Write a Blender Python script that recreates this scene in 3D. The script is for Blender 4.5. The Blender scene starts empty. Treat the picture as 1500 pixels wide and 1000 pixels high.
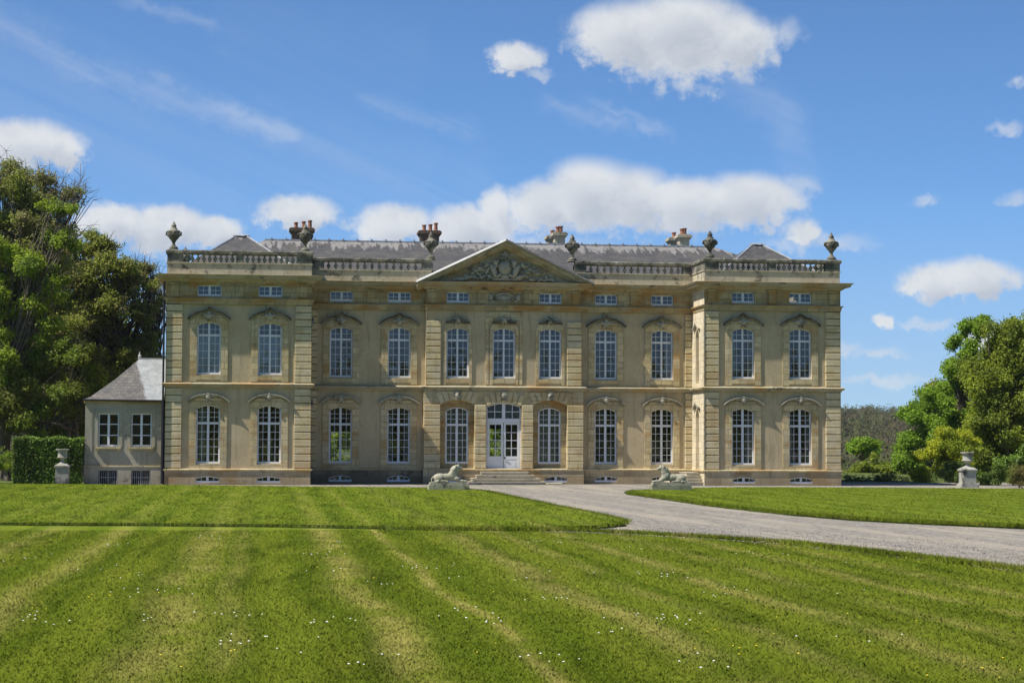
import bpy, bmesh, math, random
import numpy as np
from math import sin, cos, pi, radians as R, sqrt
from mathutils import Vector, Matrix, noise as mn
random.seed(7); rng = np.random.default_rng(7)
SC = bpy.context.scene; COL = SC.collection
# ------------------------------------------------------------------ materials
class NT:
    def __init__(s, tree): s.t = tree
    def n(s, kind, **kw):
        nd = s.t.nodes.new('ShaderNode' + kind)
        for k, v in kw.items():
            if k in nd.inputs: 
                s.put(nd.inputs[k], v)
            else: setattr(nd, k, v)
        return nd
    def put(s, sock, v):
        if isinstance(v, bpy.types.NodeSocket): s.t.links.new(v, sock)
        elif isinstance(v, bpy.types.Node): s.t.links.new(v.outputs[0], sock)
        else: sock.default_value = v
    def m(s, op, a, b=None, c=None, clamp=False):
        nd = s.t.nodes.new('ShaderNodeMath'); nd.operation = op; nd.use_clamp = clamp
        for i, v in enumerate((a, b, c)):
            if v is not None: s.put(nd.inputs[i], v)
        return nd.outputs[0]
    def v(s, op, a, b=None):
        nd = s.t.nodes.new('ShaderNodeVectorMath'); nd.operation = op
        s.put(nd.inputs[0], a)
        if b is not None: s.put(nd.inputs[1], b)
        return nd.outputs[0]
    def noise(s, vec, scale, detail=4, rough=.55, dist=0):
        nd = s.n('TexNoise'); s.put(nd.inputs['Vector'], vec)
        nd.inputs['Scale'].default_value = scale; nd.inputs['Detail'].default_value = detail
        nd.inputs['Roughness'].default_value = rough; nd.inputs['Distortion'].default_value = dist
        return nd.outputs[0]
    def ss(s, x, a, b):
        nd = s.n('MapRange'); nd.interpolation_type = 'SMOOTHSTEP'
        s.put(nd.inputs['Value'], x); nd.inputs['From Min'].default_value = a; nd.inputs['From Max'].default_value = b
        return nd.outputs[0]
    def mix(s, f, a, b, mode='MIX'):
        nd = s.t.nodes.new('ShaderNodeMix'); nd.data_type = 'RGBA'; nd.blend_type = mode
        s.put(nd.inputs[0], f)
        for i, v in ((6, a), (7, b)):
            if isinstance(v, (tuple, list)) and len(v) == 3: v = (*v, 1)
            s.put(nd.inputs[i], v)
        return nd.outputs[2]
    def comb(s, x, y, z):
        nd = s.t.nodes.new('ShaderNodeCombineXYZ')
        for i, v in enumerate((x, y, z)): s.put(nd.inputs[i], v)
        return nd.outputs[0]
def newmat(name):
    m = bpy.data.materials.new(name); m.use_nodes = True
    t = m.node_tree; t.nodes.clear(); q = NT(t)
    out = q.n('OutputMaterial'); bs = q.n('BsdfPrincipled')
    t.links.new(bs.outputs[0], out.inputs[0])
    return m, q, bs, out
def pos(q):
    g = q.n('NewGeometry'); return g.outputs['Position']
def xyz(q, v):
    nd = q.n('SeparateXYZ'); q.put(nd.inputs[0], v); return nd.outputs
def masonry(name, ca, cb, joint=0.0, dark=0.0, ochre=0.0, bw=.62, bh=.34, bump=.4, pale=0.0, damp=0.0):
    m, q, bs, out = newmat(name); P = pos(q); s = xyz(q, P)
    uz = q.comb(q.m('ADD', s[0], s[1]), s[2], q.m('MULTIPLY', s[1], .01))
    n1 = q.noise(P, .7, 6, .6); n2 = q.noise(P, 6, 5, .65); n3 = q.noise(P, 28, 3, .6)
    c = q.mix(q.ss(n1, .35, .65), ca, cb)
    c = q.mix(q.m('MULTIPLY', q.ss(n2, .45, .75), .35), c, tuple(x*.62 for x in ca))
    hgt = q.m('MULTIPLY', n3, .25)
    if joint > 0:
        br = q.n('TexBrick'); q.put(br.inputs['Vector'], uz)
        br.inputs['Scale'].default_value = 1; br.inputs['Mortar Size'].default_value = .016
        br.inputs['Brick Width'].default_value = bw; br.inputs['Row Height'].default_value = bh
        br.inputs['Color1'].default_value = (.74, .74, .75, 1); br.inputs['Color2'].default_value = (1.2, 1.16, 1.08, 1)
        br.inputs['Mortar'].default_value = (.5, .46, .42, 1); br.inputs['Bias'].default_value = 0
        c = q.mix(joint, c, br.outputs[0], 'MULTIPLY')
        hgt = q.m('SUBTRACT', hgt, q.m('MULTIPLY', br.outputs['Fac'], .8))
    if ochre > 0:
        no = q.noise(q.v('MULTIPLY', P, (.55, .55, 1.6)), .9, 5, .6)
        c = q.mix(q.m('MULTIPLY', q.ss(no, .5, .62), ochre), c, (.37, .205, .06))
        ng = q.noise(q.v('MULTIPLY', P, (.5, .5, 1.9)), 1.3, 5, .6)
        c = q.mix(q.m('MULTIPLY', q.ss(ng, .56, .7), ochre*.8), c, (.15, .135, .05))
    # streaks of dirt washed down
    st = q.noise(q.v('MULTIPLY', P, (3.2, 3.2, .35)), 1.2, 5, .6)
    c = q.mix(q.m('MULTIPLY', q.ss(st, .52, .76), .5), c, tuple(x*.42 for x in ca))
    if pale > 0:
        npl = q.noise(q.v('ADD', P, (9., 3., 2.)), 1.6, 5, .6)
        c = q.mix(q.m('MULTIPLY', q.ss(npl, .5, .62), pale), c, (.5, .46, .36))
    if dark > 0:
        nd = q.noise(q.v('MULTIPLY', P, (1, 1, 1.2)), 1.5, 7, .7)
        c = q.mix(q.ss(nd, .62-.3*dark, .74-.22*dark), c, (.085, .08, .066))
        nl = q.noise(P, 7, 4, .6)
        c = q.mix(q.ss(nl, .63, .7), c, (.42, .41, .36))
    if damp > 0:
        dd = q.m('SUBTRACT', q.m('ADD', .5, q.m('MULTIPLY', q.noise(P, 1.3, 5, .6), 1.1)), s[2])
        c = q.mix(q.m('MULTIPLY', q.ss(dd, .2, .9), damp), c, (.16, .12, .075))
    q.put(bs.inputs['Base Color'], c); bs.inputs['Roughness'].default_value = .9
    bs.inputs['Specular IOR Level'].default_value = .2
    b = q.n('Bump'); b.inputs['Strength'].default_value = bump; b.inputs['Distance'].default_value = .03
    q.put(b.inputs['Height'], hgt); q.put(bs.inputs['Normal'], b.outputs[0])
    return m
def simple(name, col, rough=.6, metal=0, noise=0, nscale=5, spec=.5):
    m, q, bs, out = newmat(name)
    if noise:
        c = q.mix(q.ss(q.noise(pos(q), nscale, 6, .65), .3, .7), tuple(x*(1-noise) for x in col), tuple(min(1, x*(1+noise)) for x in col))
        q.put(bs.inputs['Base Color'], c)
    else: bs.inputs['Base Color'].default_value = (*col, 1)
    bs.inputs['Roughness'].default_value = rough; bs.inputs['Metallic'].default_value = metal
    bs.inputs['Specular IOR Level'].default_value = spec
    return m
M = {}
M['plaster'] = masonry('lime_plaster', (.45, .36, .215), (.51, .415, .26), bump=.15)
M['stone'] = masonry('limestone', (.50, .41, .225), (.57, .48, .30), joint=.8, ochre=.55, pale=.2)
M['quoin'] = masonry('quoin_stone', (.55, .45, .25), (.62, .53, .34), joint=.35, ochre=.4, bw=.9, bh=.375, pale=.3)
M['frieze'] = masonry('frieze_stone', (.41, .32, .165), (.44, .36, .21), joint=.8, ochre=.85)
M['cornice'] = masonry('cornice_stone', (.36, .31, .19), (.42, .36, .24), ochre=.6, dark=.2)
M['plinth'] = masonry('plinth_stone', (.45, .36, .22), (.50, .42, .28), joint=.8, ochre=.6, bh=.4, bw=1.1, damp=.45)
M['plinth_damp_shade'] = masonry('damp_shaded_plinth_stone', (.23, .185, .12), (.31, .25, .17), joint=.8, bh=.4, bw=1.1, damp=.9, dark=.5)  # damp stone, with the left recess's shade also put into the colour
M['ashlar'] = masonry('sunlit_ashlar', (.60, .52, .36), (.66, .59, .44), joint=.5, ochre=.1)  # right wing's inner face: strong sunlight painted in as lighter stone
M['parapet'] = masonry('parapet_stone', (.44, .39, .28), (.50, .45, .33), joint=.4, dark=.35, ochre=.1, bw=1.3, bh=.6, pale=.4)
M['lichen'] = masonry('blackened_stone', (.20, .185, .14), (.28, .26, .2), dark=.75)
M['carved'] = masonry('carved_stone', (.36, .33, .24), (.44, .40, .30), dark=.45, pale=.3, bump=.8)
M['statue'] = masonry('statue_stone', (.33, .31, .235), (.42, .395, .30), dark=.35, bump=.8)
M['urnstone'] = masonry('pale_garden_stone', (.30, .285, .235), (.39, .375, .32), dark=.35)
M['mossy'] = masonry('mossy_stone', (.27, .27, .18), (.36, .35, .26), joint=.7, dark=.4, bw=.9, bh=.6)
M['step'] = masonry('step_stone', (.42, .37, .27), (.5, .45, .35), dark=.18)
M['render_'] = masonry('grey_render', (.33, .30, .22), (.40, .365, .28), bump=.3, dark=.05, damp=.3)
M['interior'] = simple('interior_wall', (.16, .14, .12), .9)
M['white'] = simple('white_paint', (.68, .69, .71), .45, noise=.05, nscale=3)
M['curtain'] = simple('net_curtain', (.20, .21, .19), .9, noise=.15, nscale=9)
M['blind'] = simple('closed_inner_shutter', (.24, .29, .34), .8, noise=.12, nscale=2)
M['metal'] = simple('dark_metal', (.03, .03, .035), .5, .6)
M['lead'] = simple('lead_sheet', (.33, .34, .35), .55, 0, .25, 4)
M['lead_lit_tone'] = simple('lead_lit_tone', (.36, .36, .35), .6, 0, .15, 4); M['lead_shade_tone'] = simple('lead_shade_tone', (.09, .09, .08), .7, 0, .4, 4)  # same flashing lead twice: sunlit left rake and shaded right rake painted in
M['terracotta'] = simple('terracotta', (.30, .14, .085), .85, 0, .3, 6)
M['brickdark'] = masonry('chimney_brick', (.12, .09, .065), (.18, .13, .09), joint=.7, bw=.24, bh=.09, dark=.3)
M['bark'] = simple('bark', (.12, .10, .075), .95, 0, .45, 4, .2)
M['barkdark'] = simple('dark_bark', (.075, .062, .048), .95, 0, .4, 4, .2)
M['white_petal'] = simple('white_petals', (.85, .85, .82), .7)
M['yellow_petal'] = simple('yellow_petals', (.8, .6, .02), .7)
def glass():
    m = bpy.data.materials.new('window_glass'); m.use_nodes = True; t = m.node_tree; t.nodes.clear(); q = NT(t)
    out = q.n('OutputMaterial'); tr = q.n('BsdfTransparent'); tr.inputs[0].default_value = (.72, .76, .76, 1)
    sn = q.n('VectorMath', operation='SNAP'); q.put(sn.inputs[0], pos(q)); sn.inputs[1].default_value = (.27, 10, .36)
    wn = q.n('TexWhiteNoise'); q.put(wn.inputs[0], sn.outputs[0]); jit = q.v('MULTIPLY', q.v('SUBTRACT', wn.outputs['Color'], (.5, .5, .5)), (.016, 0, .016))
    gl = q.n('BsdfGlossy'); gl.inputs['Roughness'].default_value = .03; gl.inputs[0].default_value = (1, 1, 1, 1)
    b = q.n('Bump'); b.inputs['Strength'].default_value = .12; b.inputs['Distance'].default_value = .02
    q.put(b.inputs['Height'], q.noise(pos(q), 2.2, 2, .5)); q.put(gl.inputs['Normal'], q.v('NORMALIZE', q.v('ADD', b.outputs[0], jit)))
    fr = q.n('Fresnel'); fr.inputs[0].default_value = 1.62
    mx = q.n('MixShader'); q.put(mx.inputs[0], q.m('MULTIPLY', fr.outputs[0], 1.35)); q.put(mx.inputs[1], tr.outputs[0]); q.put(mx.inputs[2], gl.outputs[0])
    q.put(out.inputs[0], mx.outputs[0]); return m
M['glass'] = glass()
def slate(name, zl, amp=1.0):
    m, q, bs, out = newmat(name); P = pos(q); s = xyz(q, P)
    br = q.n('TexBrick'); q.put(br.inputs['Vector'], q.comb(q.m('ADD', s[0], q.m('MULTIPLY', s[1], .3)), q.m('MULTIPLY', s[2], 2.4), 0))
    br.inputs['Scale'].default_value = 1; br.inputs['Brick Width'].default_value = .3; br.inputs['Row Height'].default_value = .2
    br.inputs['Mortar Size'].default_value = .008; br.inputs['Color1'].default_value = (.05, .048, .05, 1)
    br.inputs['Color2'].default_value = (.085, .08, .08, 1); br.inputs['Mortar'].default_value = (.02, .02, .02, 1)
    c = br.outputs[0]
    c = q.mix(q.m('MULTIPLY', q.ss(q.noise(P, .9, 5, .6), .45, .7), .5), c, (.12, .11, .085))
    # pale lichen creeping down from the ridge in ragged tongues
    rag = q.noise(q.comb(q.m('MULTIPLY', s[0], 2.6), q.m('MULTIPLY', s[1], .2), q.m('MULTIPLY', s[2], .6)), 1.6, 4, .6)
    lv = q.m('ADD', s[2], q.m('MULTIPLY', q.m('SUBTRACT', rag, .5), 2.4*amp))
    f = q.m('MULTIPLY', q.ss(lv, zl, zl+.18), q.ss(q.noise(P, 3.5, 5, .7), .3, .52))
    c = q.mix(q.m('MULTIPLY', f, .75), c, (.27, .255, .24))
    q.put(bs.inputs['Base Color'], c); bs.inputs['Roughness'].default_value = .65
    b = q.n('Bump'); b.inputs['Strength'].default_value = .5; b.inputs['Distance'].default_value = .02
    q.put(b.inputs['Height'], br.outputs[0]); q.put(bs.inputs['Normal'], b.outputs[0]); return m
M['slate'] = slate('slate_roof', 13.42); M['slate_hip'] = slate('slate_hip_roof', 13.5, .7)
def annex_slate():
    m, q, bs, out = newmat('two_tone_slate_roof'); P = pos(q); s = xyz(q, P)
    br = q.n('TexBrick'); q.put(br.inputs['Vector'], q.comb(s[0], q.m('MULTIPLY', s[2], 1.3), 0))
    br.inputs['Scale'].default_value = 1; br.inputs['Brick Width'].default_value = .28; br.inputs['Row Height'].default_value = .2
    br.inputs['Mortar Size'].default_value = .01; br.inputs['Color1'].default_value = (.085, .08, .078, 1)
    br.inputs['Color2'].default_value = (.14, .13, .12, 1); br.inputs['Mortar'].default_value = (.03, .03, .03, 1)
    c = q.mix(q.m('MULTIPLY', q.ss(q.noise(P, 2.2, 6, .7), .45, .7), .6), br.outputs[0], (.21, .19, .15))
    # paler slate colour to the right of a slanting line
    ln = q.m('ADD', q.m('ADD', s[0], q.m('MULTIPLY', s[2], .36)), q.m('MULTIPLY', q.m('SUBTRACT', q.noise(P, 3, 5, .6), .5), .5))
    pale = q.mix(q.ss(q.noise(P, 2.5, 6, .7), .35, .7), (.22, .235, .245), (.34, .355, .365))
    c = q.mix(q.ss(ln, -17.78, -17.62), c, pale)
    q.put(bs.inputs['Base Color'], c); bs.inputs['Roughness'].default_value = .5; return m
M['annex_slate'] = annex_slate()
def leafmat(name, c1, c2, c3=None, trans=.45, big=None, k=1.45, soft=0):
    c1, c2 = (tuple(min(.6, v*k) for v in c) for c in (c1, c2)); c3 = c3 and tuple(v*k for v in c3)
    m, q, bs, out = newmat(name); g = q.n('NewGeometry'); r = g.outputs['Random Per Island']
    c = q.mix(r, c1, c2)
    c = q.mix(q.ss(q.noise(g.outputs['Position'], .45 if not big else big, 3, .5), .42, .62), c, c3 or tuple((a+b)/2 for a, b in zip(c1, c2)))
    q.put(bs.inputs['Base Color'], c); bs.inputs['Roughness'].default_value = .6; bs.inputs['Specular IOR Level'].default_value = .25
    if soft:
        at = q.n('Attribute', attribute_name='crown_normal')
        q.put(bs.inputs['Normal'], q.v('NORMALIZE', q.v('ADD', q.v('ADD', at.outputs['Vector'], q.v('MULTIPLY', g.outputs['Normal'], (.25, .25, .25))), (0, 0, .35))))
    tl = q.n('BsdfTranslucent'); q.put(tl.inputs[0], q.mix(.5, c, (.25, .32, .02), 'MIX'))
    mx = q.n('MixShader'); mx.inputs[0].default_value = trans
    q.put(mx.inputs[1], bs.outputs[0]); q.put(mx.inputs[2], tl.outputs[0]); q.put(out.inputs[0], mx.outputs[0]); return m
L_ = {
 'sparse': leafmat('leaf_spring_green', (.16, .18, .04), (.27, .30, .05), (.22, .19, .09)),
 'fresh': leafmat('leaf_fresh', (.16, .23, .02), (.30, .36, .035), (.11, .17, .02)),
 'olive': leafmat('leaf_olive_brown', (.13, .145, .03), (.25, .26, .045), (.19, .16, .06)),
 'thin': leafmat('leaf_thin', (.15, .15, .05), (.25, .24, .07), (.2, .16, .10)),
 'deep': leafmat('leaf_deep', (.07, .105, .015), (.16, .21, .025), (.11, .12, .025)),
 'maple': leafmat('leaf_maple', (.10, .18, .015), (.21, .32, .025), (.14, .23, .02), big=.9),
 'willow': leafmat('leaf_willow', (.14, .18, .018), (.26, .30, .03), (.11, .14, .018)),
 'yellow': leafmat('leaf_yellow_green', (.24, .28, .015), (.42, .42, .025), (.20, .25, .02), big=.8),
 'box': leafmat('leaf_box', (.03, .05, .012), (.07, .11, .02), trans=.2),
 'laurel': leafmat('leaf_laurel', (.06, .11, .015), (.16, .25, .03), (.05, .08, .012), trans=.25),
 'red': leafmat('leaf_reddish', (.10, .10, .03), (.20, .13, .06), (.12, .15, .03)),
 'wood': leafmat('leaf_far_wood', (.085, .065, .03), (.105, .08, .04), (.08, .10, .022), trans=.05, big=.03, soft=1, k=.75),
}
def lawnmat(name, blades=False):
    m, q, bs, out = newmat(name); P = pos(q); s = xyz(q, P)
    wob = q.noise(q.comb(0, q.m('MULTIPLY', s[1], .09), 0), 1, 3, .5)
    X = q.m('ADD', s[0], q.m('MULTIPLY', q.m('SUBTRACT', wob, .5), 1.1))
    fine = q.noise(P, 9, 5, .7); mid = q.noise(P, 1.1, 5, .6); big = q.noise(P, .22, 4, .6)
    c = q.mix(q.ss(fine, .3, .7), (.068, .105, .006), (.125, .172, .011))
    # stripes left by the mower, one to each pass along the lawn
    wv = q.m('SINE', q.m('MULTIPLY', X, 2*pi/1.32))
    c = q.mix(q.m('MULTIPLY', q.m('MULTIPLY', q.ss(wv, -.6, .8), q.m('SUBTRACT', 1, q.m('MULTIPLY', q.ss(s[1], -56, -50), .35))), .5), c, (.185, .225, .02))
    an = q.noise(q.comb(q.m('MULTIPLY', X, 2.2), q.m('MULTIPLY', s[1], .16), 0), 1, 5, .65)
    c = q.mix(q.m('MULTIPLY', q.ss(an, .46, .72), .6), c, (.19, .205, .022))
    dk = q.noise(q.comb(q.m('MULTIPLY', X, 1.4), q.m('MULTIPLY', s[1], .12), 3.), 1, 5, .6)
    c = q.mix(q.m('MULTIPLY', q.ss(dk, .5, .68), .75), c, (.042, .070, .003))
    # scalped, drier wheel lines
    tot = None
    for x0, w, a in ((-16.7, .28, .55), (-14.35, .42, .6), (-13.6, .22, .35), (-11.6, .30, .75), (-10.25, .11, .85), (-8.35, .3, .65), (-7.1, .2, .4), (-5.6, .26, .6), (-4.2, .24, .4), (-2.8, .22, .6), (-1.4, .25, .45), (-18.6, .3, .5), (-20.4, .3, .4), (.8, .3, .5), (4.6, .2, .4), (7.2, .2, .4), (9.8, .25, .4)):
        g = q.m('MULTIPLY', q.m('EXPONENT', q.m('MULTIPLY', q.m('POWER', q.m('ABSOLUTE', q.m('DIVIDE', q.m('SUBTRACT', X, x0), w)), 2), -1)), a)
        tot = g if tot is None else q.m('MAXIMUM', tot, g)
    tot = q.m('MULTIPLY', tot, q.ss(q.noise(q.comb(q.m('MULTIPLY', s[0], .8), q.m('MULTIPLY', s[1], .35), 0), 1, 4, .65), .3, .6))
    tot = q.m('MULTIPLY', tot, q.ss(fine, .2, .55))
    nearf = q.m('SUBTRACT', 1, q.m('MULTIPLY', q.ss(s[1], -56, -50), .75))
    c = q.mix(q.m('MULTIPLY', tot, nearf, clamp=True), c, (.38, .33, .10))
    c = q.mix(q.m('MULTIPLY', q.ss(mid, .55, .75), .35), c, (.15, .155, .022))
    c = q.mix(q.m('MULTIPLY', q.ss(big, .5, .7), .35), c, (.075, .11, .005))
    if blades:
        r = q.n('NewGeometry').outputs['Random Per Island']
        c = q.mix(q.m('MULTIPLY', q.ss(r, .55, 1), .28), c, (.22, .25, .05))
        c = q.mix(q.m('MULTIPLY', q.ss(r, .4, 0), .18), c, (.04, .066, .004))
    q.put(bs.inputs['Base Color'], c); bs.inputs['Roughness'].default_value = .85; bs.inputs['Specular IOR Level'].default_value = .04
    if not blades:
        b = q.n('Bump'); b.inputs['Strength'].default_value = .55; b.inputs['Distance'].default_value = .04
        q.put(b.inputs['Height'], q.noise(P, 22, 4, .7)); q.put(bs.inputs['Normal'], b.outputs[0])
    else:
        N = q.v('NORMALIZE', q.v('ADD', q.v('MULTIPLY', q.n('NewGeometry').outputs['Normal'], (.28, .28, .28)), (0, 0, 1)))
        q.put(bs.inputs['Normal'], N)
        tl = q.n('BsdfTranslucent'); q.put(tl.inputs[0], c); mx = q.n('MixShader'); mx.inputs[0].default_value = .25
        q.put(mx.inputs[1], bs.outputs[0]); q.put(mx.inputs[2], tl.outputs[0]); q.put(out.inputs[0], mx.outputs[0])
    return m
M['lawn'] = lawnmat('mown_lawn'); M['blade'] = lawnmat('grass_blades', True)
M['verge'] = simple('turf_edge', (.06, .085, .015), .95, 0, .4, 6, .1)
def gravelmat():
    m, q, bs, out = newmat('pale_gravel'); P = pos(q); s = xyz(q, P)
    vo = q.n('TexVoronoi'); q.put(vo.inputs['Vector'], P); vo.inputs['Scale'].default_value = 16
    c = q.mix(q.ss(q.noise(vo.outputs['Color'], 3, 1), .2, .8), (.15, .137, .118), (.33, .30, .26))
    fine = q.noise(P, 30, 3, .7)
    c = q.mix(q.ss(fine, .5, .7), c, (.37, .345, .305))
    Pa = q.comb(q.m('MULTIPLY', s[0], 3.4), q.m('MULTIPLY', s[1], .8), 0)
    c = q.mix(q.m('MULTIPLY', q.ss(q.noise(Pa, 1.3, 8, .8), .48, .62), .75), c, (.115, .10, .085))
    c = q.mix(q.m('MULTIPLY', q.ss(q.noise(q.v('ADD', Pa, (7., 3., 1.)), 2.2, 8, .85), .52, .62), .5), c, (.47, .43, .37))
    # wheel tracks: bare paler earth, browner loose edges
    tr = q.noise(q.comb(q.m('MULTIPLY', q.m('ADD', s[0], q.m('MULTIPLY', s[1], .05)), .9), q.m('MULTIPLY', s[1], .07), 0), 1, 4, .55)
    c = q.mix(q.m('MULTIPLY', q.ss(tr, .45, .62), .5), c, (.40, .35, .265))
    c = q.mix(q.m('MULTIPLY', q.ss(q.noise(P, .5, 5, .65), .54, .7), .4), c, (.19, .165, .115))
    q.put(bs.inputs['Base Color'], c); bs.inputs['Roughness'].default_value = .95; bs.inputs['Specular IOR Level'].default_value = .15
    b = q.n('Bump'); b.inputs['Strength'].default_value = .9; b.inputs['Distance'].default_value = .03
    q.put(b.inputs['Height'], q.m('ADD', vo.outputs['Distance'], fine)); q.put(bs.inputs['Normal'], b.outputs[0]); return m
M['gravel'] = gravelmat()
M['soil'] = simple('meadow_ground', (.08, .10, .025), .95, 0, .35, .3, .1)
# ------------------------------------------------------------------ mesh helpers
class MB:
    def __init__(s): s.v = []; s.f = []
    def add(s, vs, fs):
        n = len(s.v); s.v += [tuple(v) for v in vs]; s.f += [tuple(i+n for i in f) for f in fs]; return s
    def box(s, x0, x1, y0, y1, z0, z1):
        return s.add([(x0,y0,z0),(x1,y0,z0),(x1,y1,z0),(x0,y1,z0),(x0,y0,z1),(x1,y0,z1),(x1,y1,z1),(x0,y1,z1)],
                     [(3,2,1,0),(4,5,6,7),(0,1,5,4),(1,2,6,5),(2,3,7,6),(3,0,4,7)])
    def cbox(s, x0, x1, y0, y1, z0, z1, c=.02):
        "block with its four front edges chamfered (front = y0)"
        a = [(x0,y0+c,z0),(x1,y0+c,z0),(x1,y0+c,z1),(x0,y0+c,z1)]; b = [(x0+c,y0,z0+c),(x1-c,y0,z0+c),(x1-c,y0,z1-c),(x0+c,y0,z1-c)]
        d = [(x0,y1,z0),(x1,y1,z0),(x1,y1,z1),(x0,y1,z1)]
        f = [(4,5,6,7),(0,1,5,4),(1,2,6,5),(2,3,7,6),(3,0,4,7),(8,9,1,0),(9,10,2,1),(10,11,3,2),(11,8,0,3)]
        return s.add(a+b+d, f)
    def lathe(s, prof, c=(0,0,0), n=16, flute=0, sx=1, sy=1):
        vs = []; fs = []
        for i, (r, z) in enumerate(prof):
            for k in range(n):
                a = 2*pi*k/n; rr = r*(1+(flute*(1 if k % 2 else -1) if 0 < i < len(prof)-1 else 0))
                vs.append((c[0]+rr*cos(a)*sx, c[1]+rr*sin(a)*sy, c[2]+z))
        for i in range(len(prof)-1):
            for k in range(n):
                k2 = (k+1) % n; fs.append((i*n+k, i*n+k2, (i+1)*n+k2, (i+1)*n+k))
        fs.append(tuple(range(n-1, -1, -1))); fs.append(tuple((len(prof)-1)*n+k for k in range(n)))
        return s.add(vs, fs)
    def tube(s, p, r, n=6):
        vs = []; fs = []; p = [Vector(a) for a in p]
        for i, a in enumerate(p):
            d = (p[min(i+1, len(p)-1)]-p[max(i-1, 0)])
            if d.length < 1e-6: d = Vector((0,0,1))
            d.normalize(); u = d.orthogonal().normalized(); w = d.cross(u)
            for k in range(n): vs.append(a+(u*cos(2*pi*k/n)+w*sin(2*pi*k/n))*r[i])
        for i in range(len(p)-1):
            for k in range(n): k2 = (k+1) % n; fs.append((i*n+k, i*n+k2, (i+1)*n+k2, (i+1)*n+k))
        fs.append(tuple((len(p)-1)*n+k for k in range(n))); fs.append(tuple(range(n-1, -1, -1)))
        return s.add(vs, fs)
    def sweep(s, prof, path, closed=False):
        "prof: (outward, z) closed ring, path: XY points walked with the outside on the right"
        n = len(path); m = len(prof); vs = []; fs = []
        for i in range(n):
            p = Vector(path[i]); a = Vector(path[i-1]) if (i > 0 or closed) else None; b = Vector(path[(i+1) % n]) if (i < n-1 or closed) else None
            d1 = (p-a).normalized() if a is not None else None; d2 = (b-p).normalized() if b is not None else None
            if d1 is None: d1 = d2
            if d2 is None: d2 = d1
            n1 = Vector((d1.y, -d1.x)); n2 = Vector((d2.y, -d2.x)); mm = (n1+n2).normalized(); k = 1/max(.3, mm.dot(n1))
            for o, z in prof: vs.append((p.x+mm.x*o*k, p.y+mm.y*o*k, z))
        for i in range(n if closed else n-1):
            j = (i+1) % n
            for k in range(m): k2 = (k+1) % m; fs.append((i*m+k, j*m+k, j*m+k2, i*m+k2))
        if not closed: fs.append(tuple(range(m))); fs.append(tuple((n-1)*m+k for k in range(m-1, -1, -1)))
        return s.add(vs, fs)
    def strip(s, pts, th, y0, y1):
        "moulding: thick curve through (x,z) points, from depth y0 to y1"
        vs = []; fs = []
        for i, (x, z) in enumerate(pts):
            a = pts[max(i-1, 0)]; b = pts[min(i+1, len(pts)-1)]; dx, dz = b[0]-a[0], b[1]-a[1]; l = sqrt(dx*dx+dz*dz); nx, nz = -dz/l*th, dx/l*th
            vs += [(x, y0, z), (x+nx, y0, z+nz), (x+nx, y1, z+nz), (x, y1, z)]
        for i in range(len(pts)-1):
            for k in range(4): k2 = (k+1) % 4; fs.append((i*4+k, i*4+k2, i*4+4+k2, i*4+4+k))
        fs += [(3,2,1,0), tuple((len(pts)-1)*4+k for k in range(4))]
        return s.add(vs, fs)
    def blob(s, c, r, n=10, jit=0, rot=None):
        vs = []; fs = []; m = n//2
        for i in range(m+1):
            t = pi*i/m
            for k in range(n):
                a = 2*pi*k/n; p = Vector((sin(t)*cos(a)*r[0], sin(t)*sin(a)*r[1], cos(t)*r[2]))
                if jit: p *= 1+jit*(random.random()-.5)
                if rot: p = rot @ p
                vs.append(p+Vector(c))
        for i in range(m):
            for k in range(n): k2 = (k+1) % n; fs.append((i*n+k, (i+1)*n+k, (i+1)*n+k2, i*n+k2))
        return s.add(vs, fs)
    def shift(s, x, y, z): s.v = [(a+x, b+y, c+z) for a, b, c in s.v]; return s
    def mesh(s, name, mat):
        me = bpy.data.meshes.new(name); me.from_pydata([tuple(v) for v in s.v], [], s.f)
        me.materials.append(mat); me.validate(); me.update(); return me
    def build(s, name, mat, parent=None, loc=None, smooth=False, fixn=True, **tags):
        me = s.mesh(name, mat)
        if fixn:
            bm = bmesh.new(); bm.from_mesh(me); bmesh.ops.recalc_face_normals(bm, faces=bm.faces); bm.to_mesh(me); bm.free()
        if smooth: me.polygons.foreach_set('use_smooth', [True]*len(me.polygons))
        return link(name, me, parent, loc, **tags)
def link(name, me, parent=None, loc=None, **tags):
    o = bpy.data.objects.new(name, me); COL.objects.link(o)
    if loc: o.location = loc
    if parent: o.parent = parent
    for k, v in tags.items(): o[k] = v
    return o
def empty(name, loc, label, category, group=None):
    o = bpy.data.objects.new(name, None); COL.objects.link(o); o.location = loc; o.empty_display_size = .3
    o['label'] = label; o['category'] = category
    if group: o['group'] = group
    return o
def arch_pts(xc, w, zt, rise, n=8):
    "top edge of an opening, left to right; zt = crown"
    if rise <= 0: return [(xc-w/2, zt), (xc+w/2, zt)]
    rad = (w*w/4+rise*rise)/(2*rise); a = math.asin(min(1, w/2/rad)); cz = zt-rad
    return [(xc+rad*sin(-a+2*a*i/n), cz+rad*cos(-a+2*a*i/n)) for i in range(n+1)]
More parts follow.
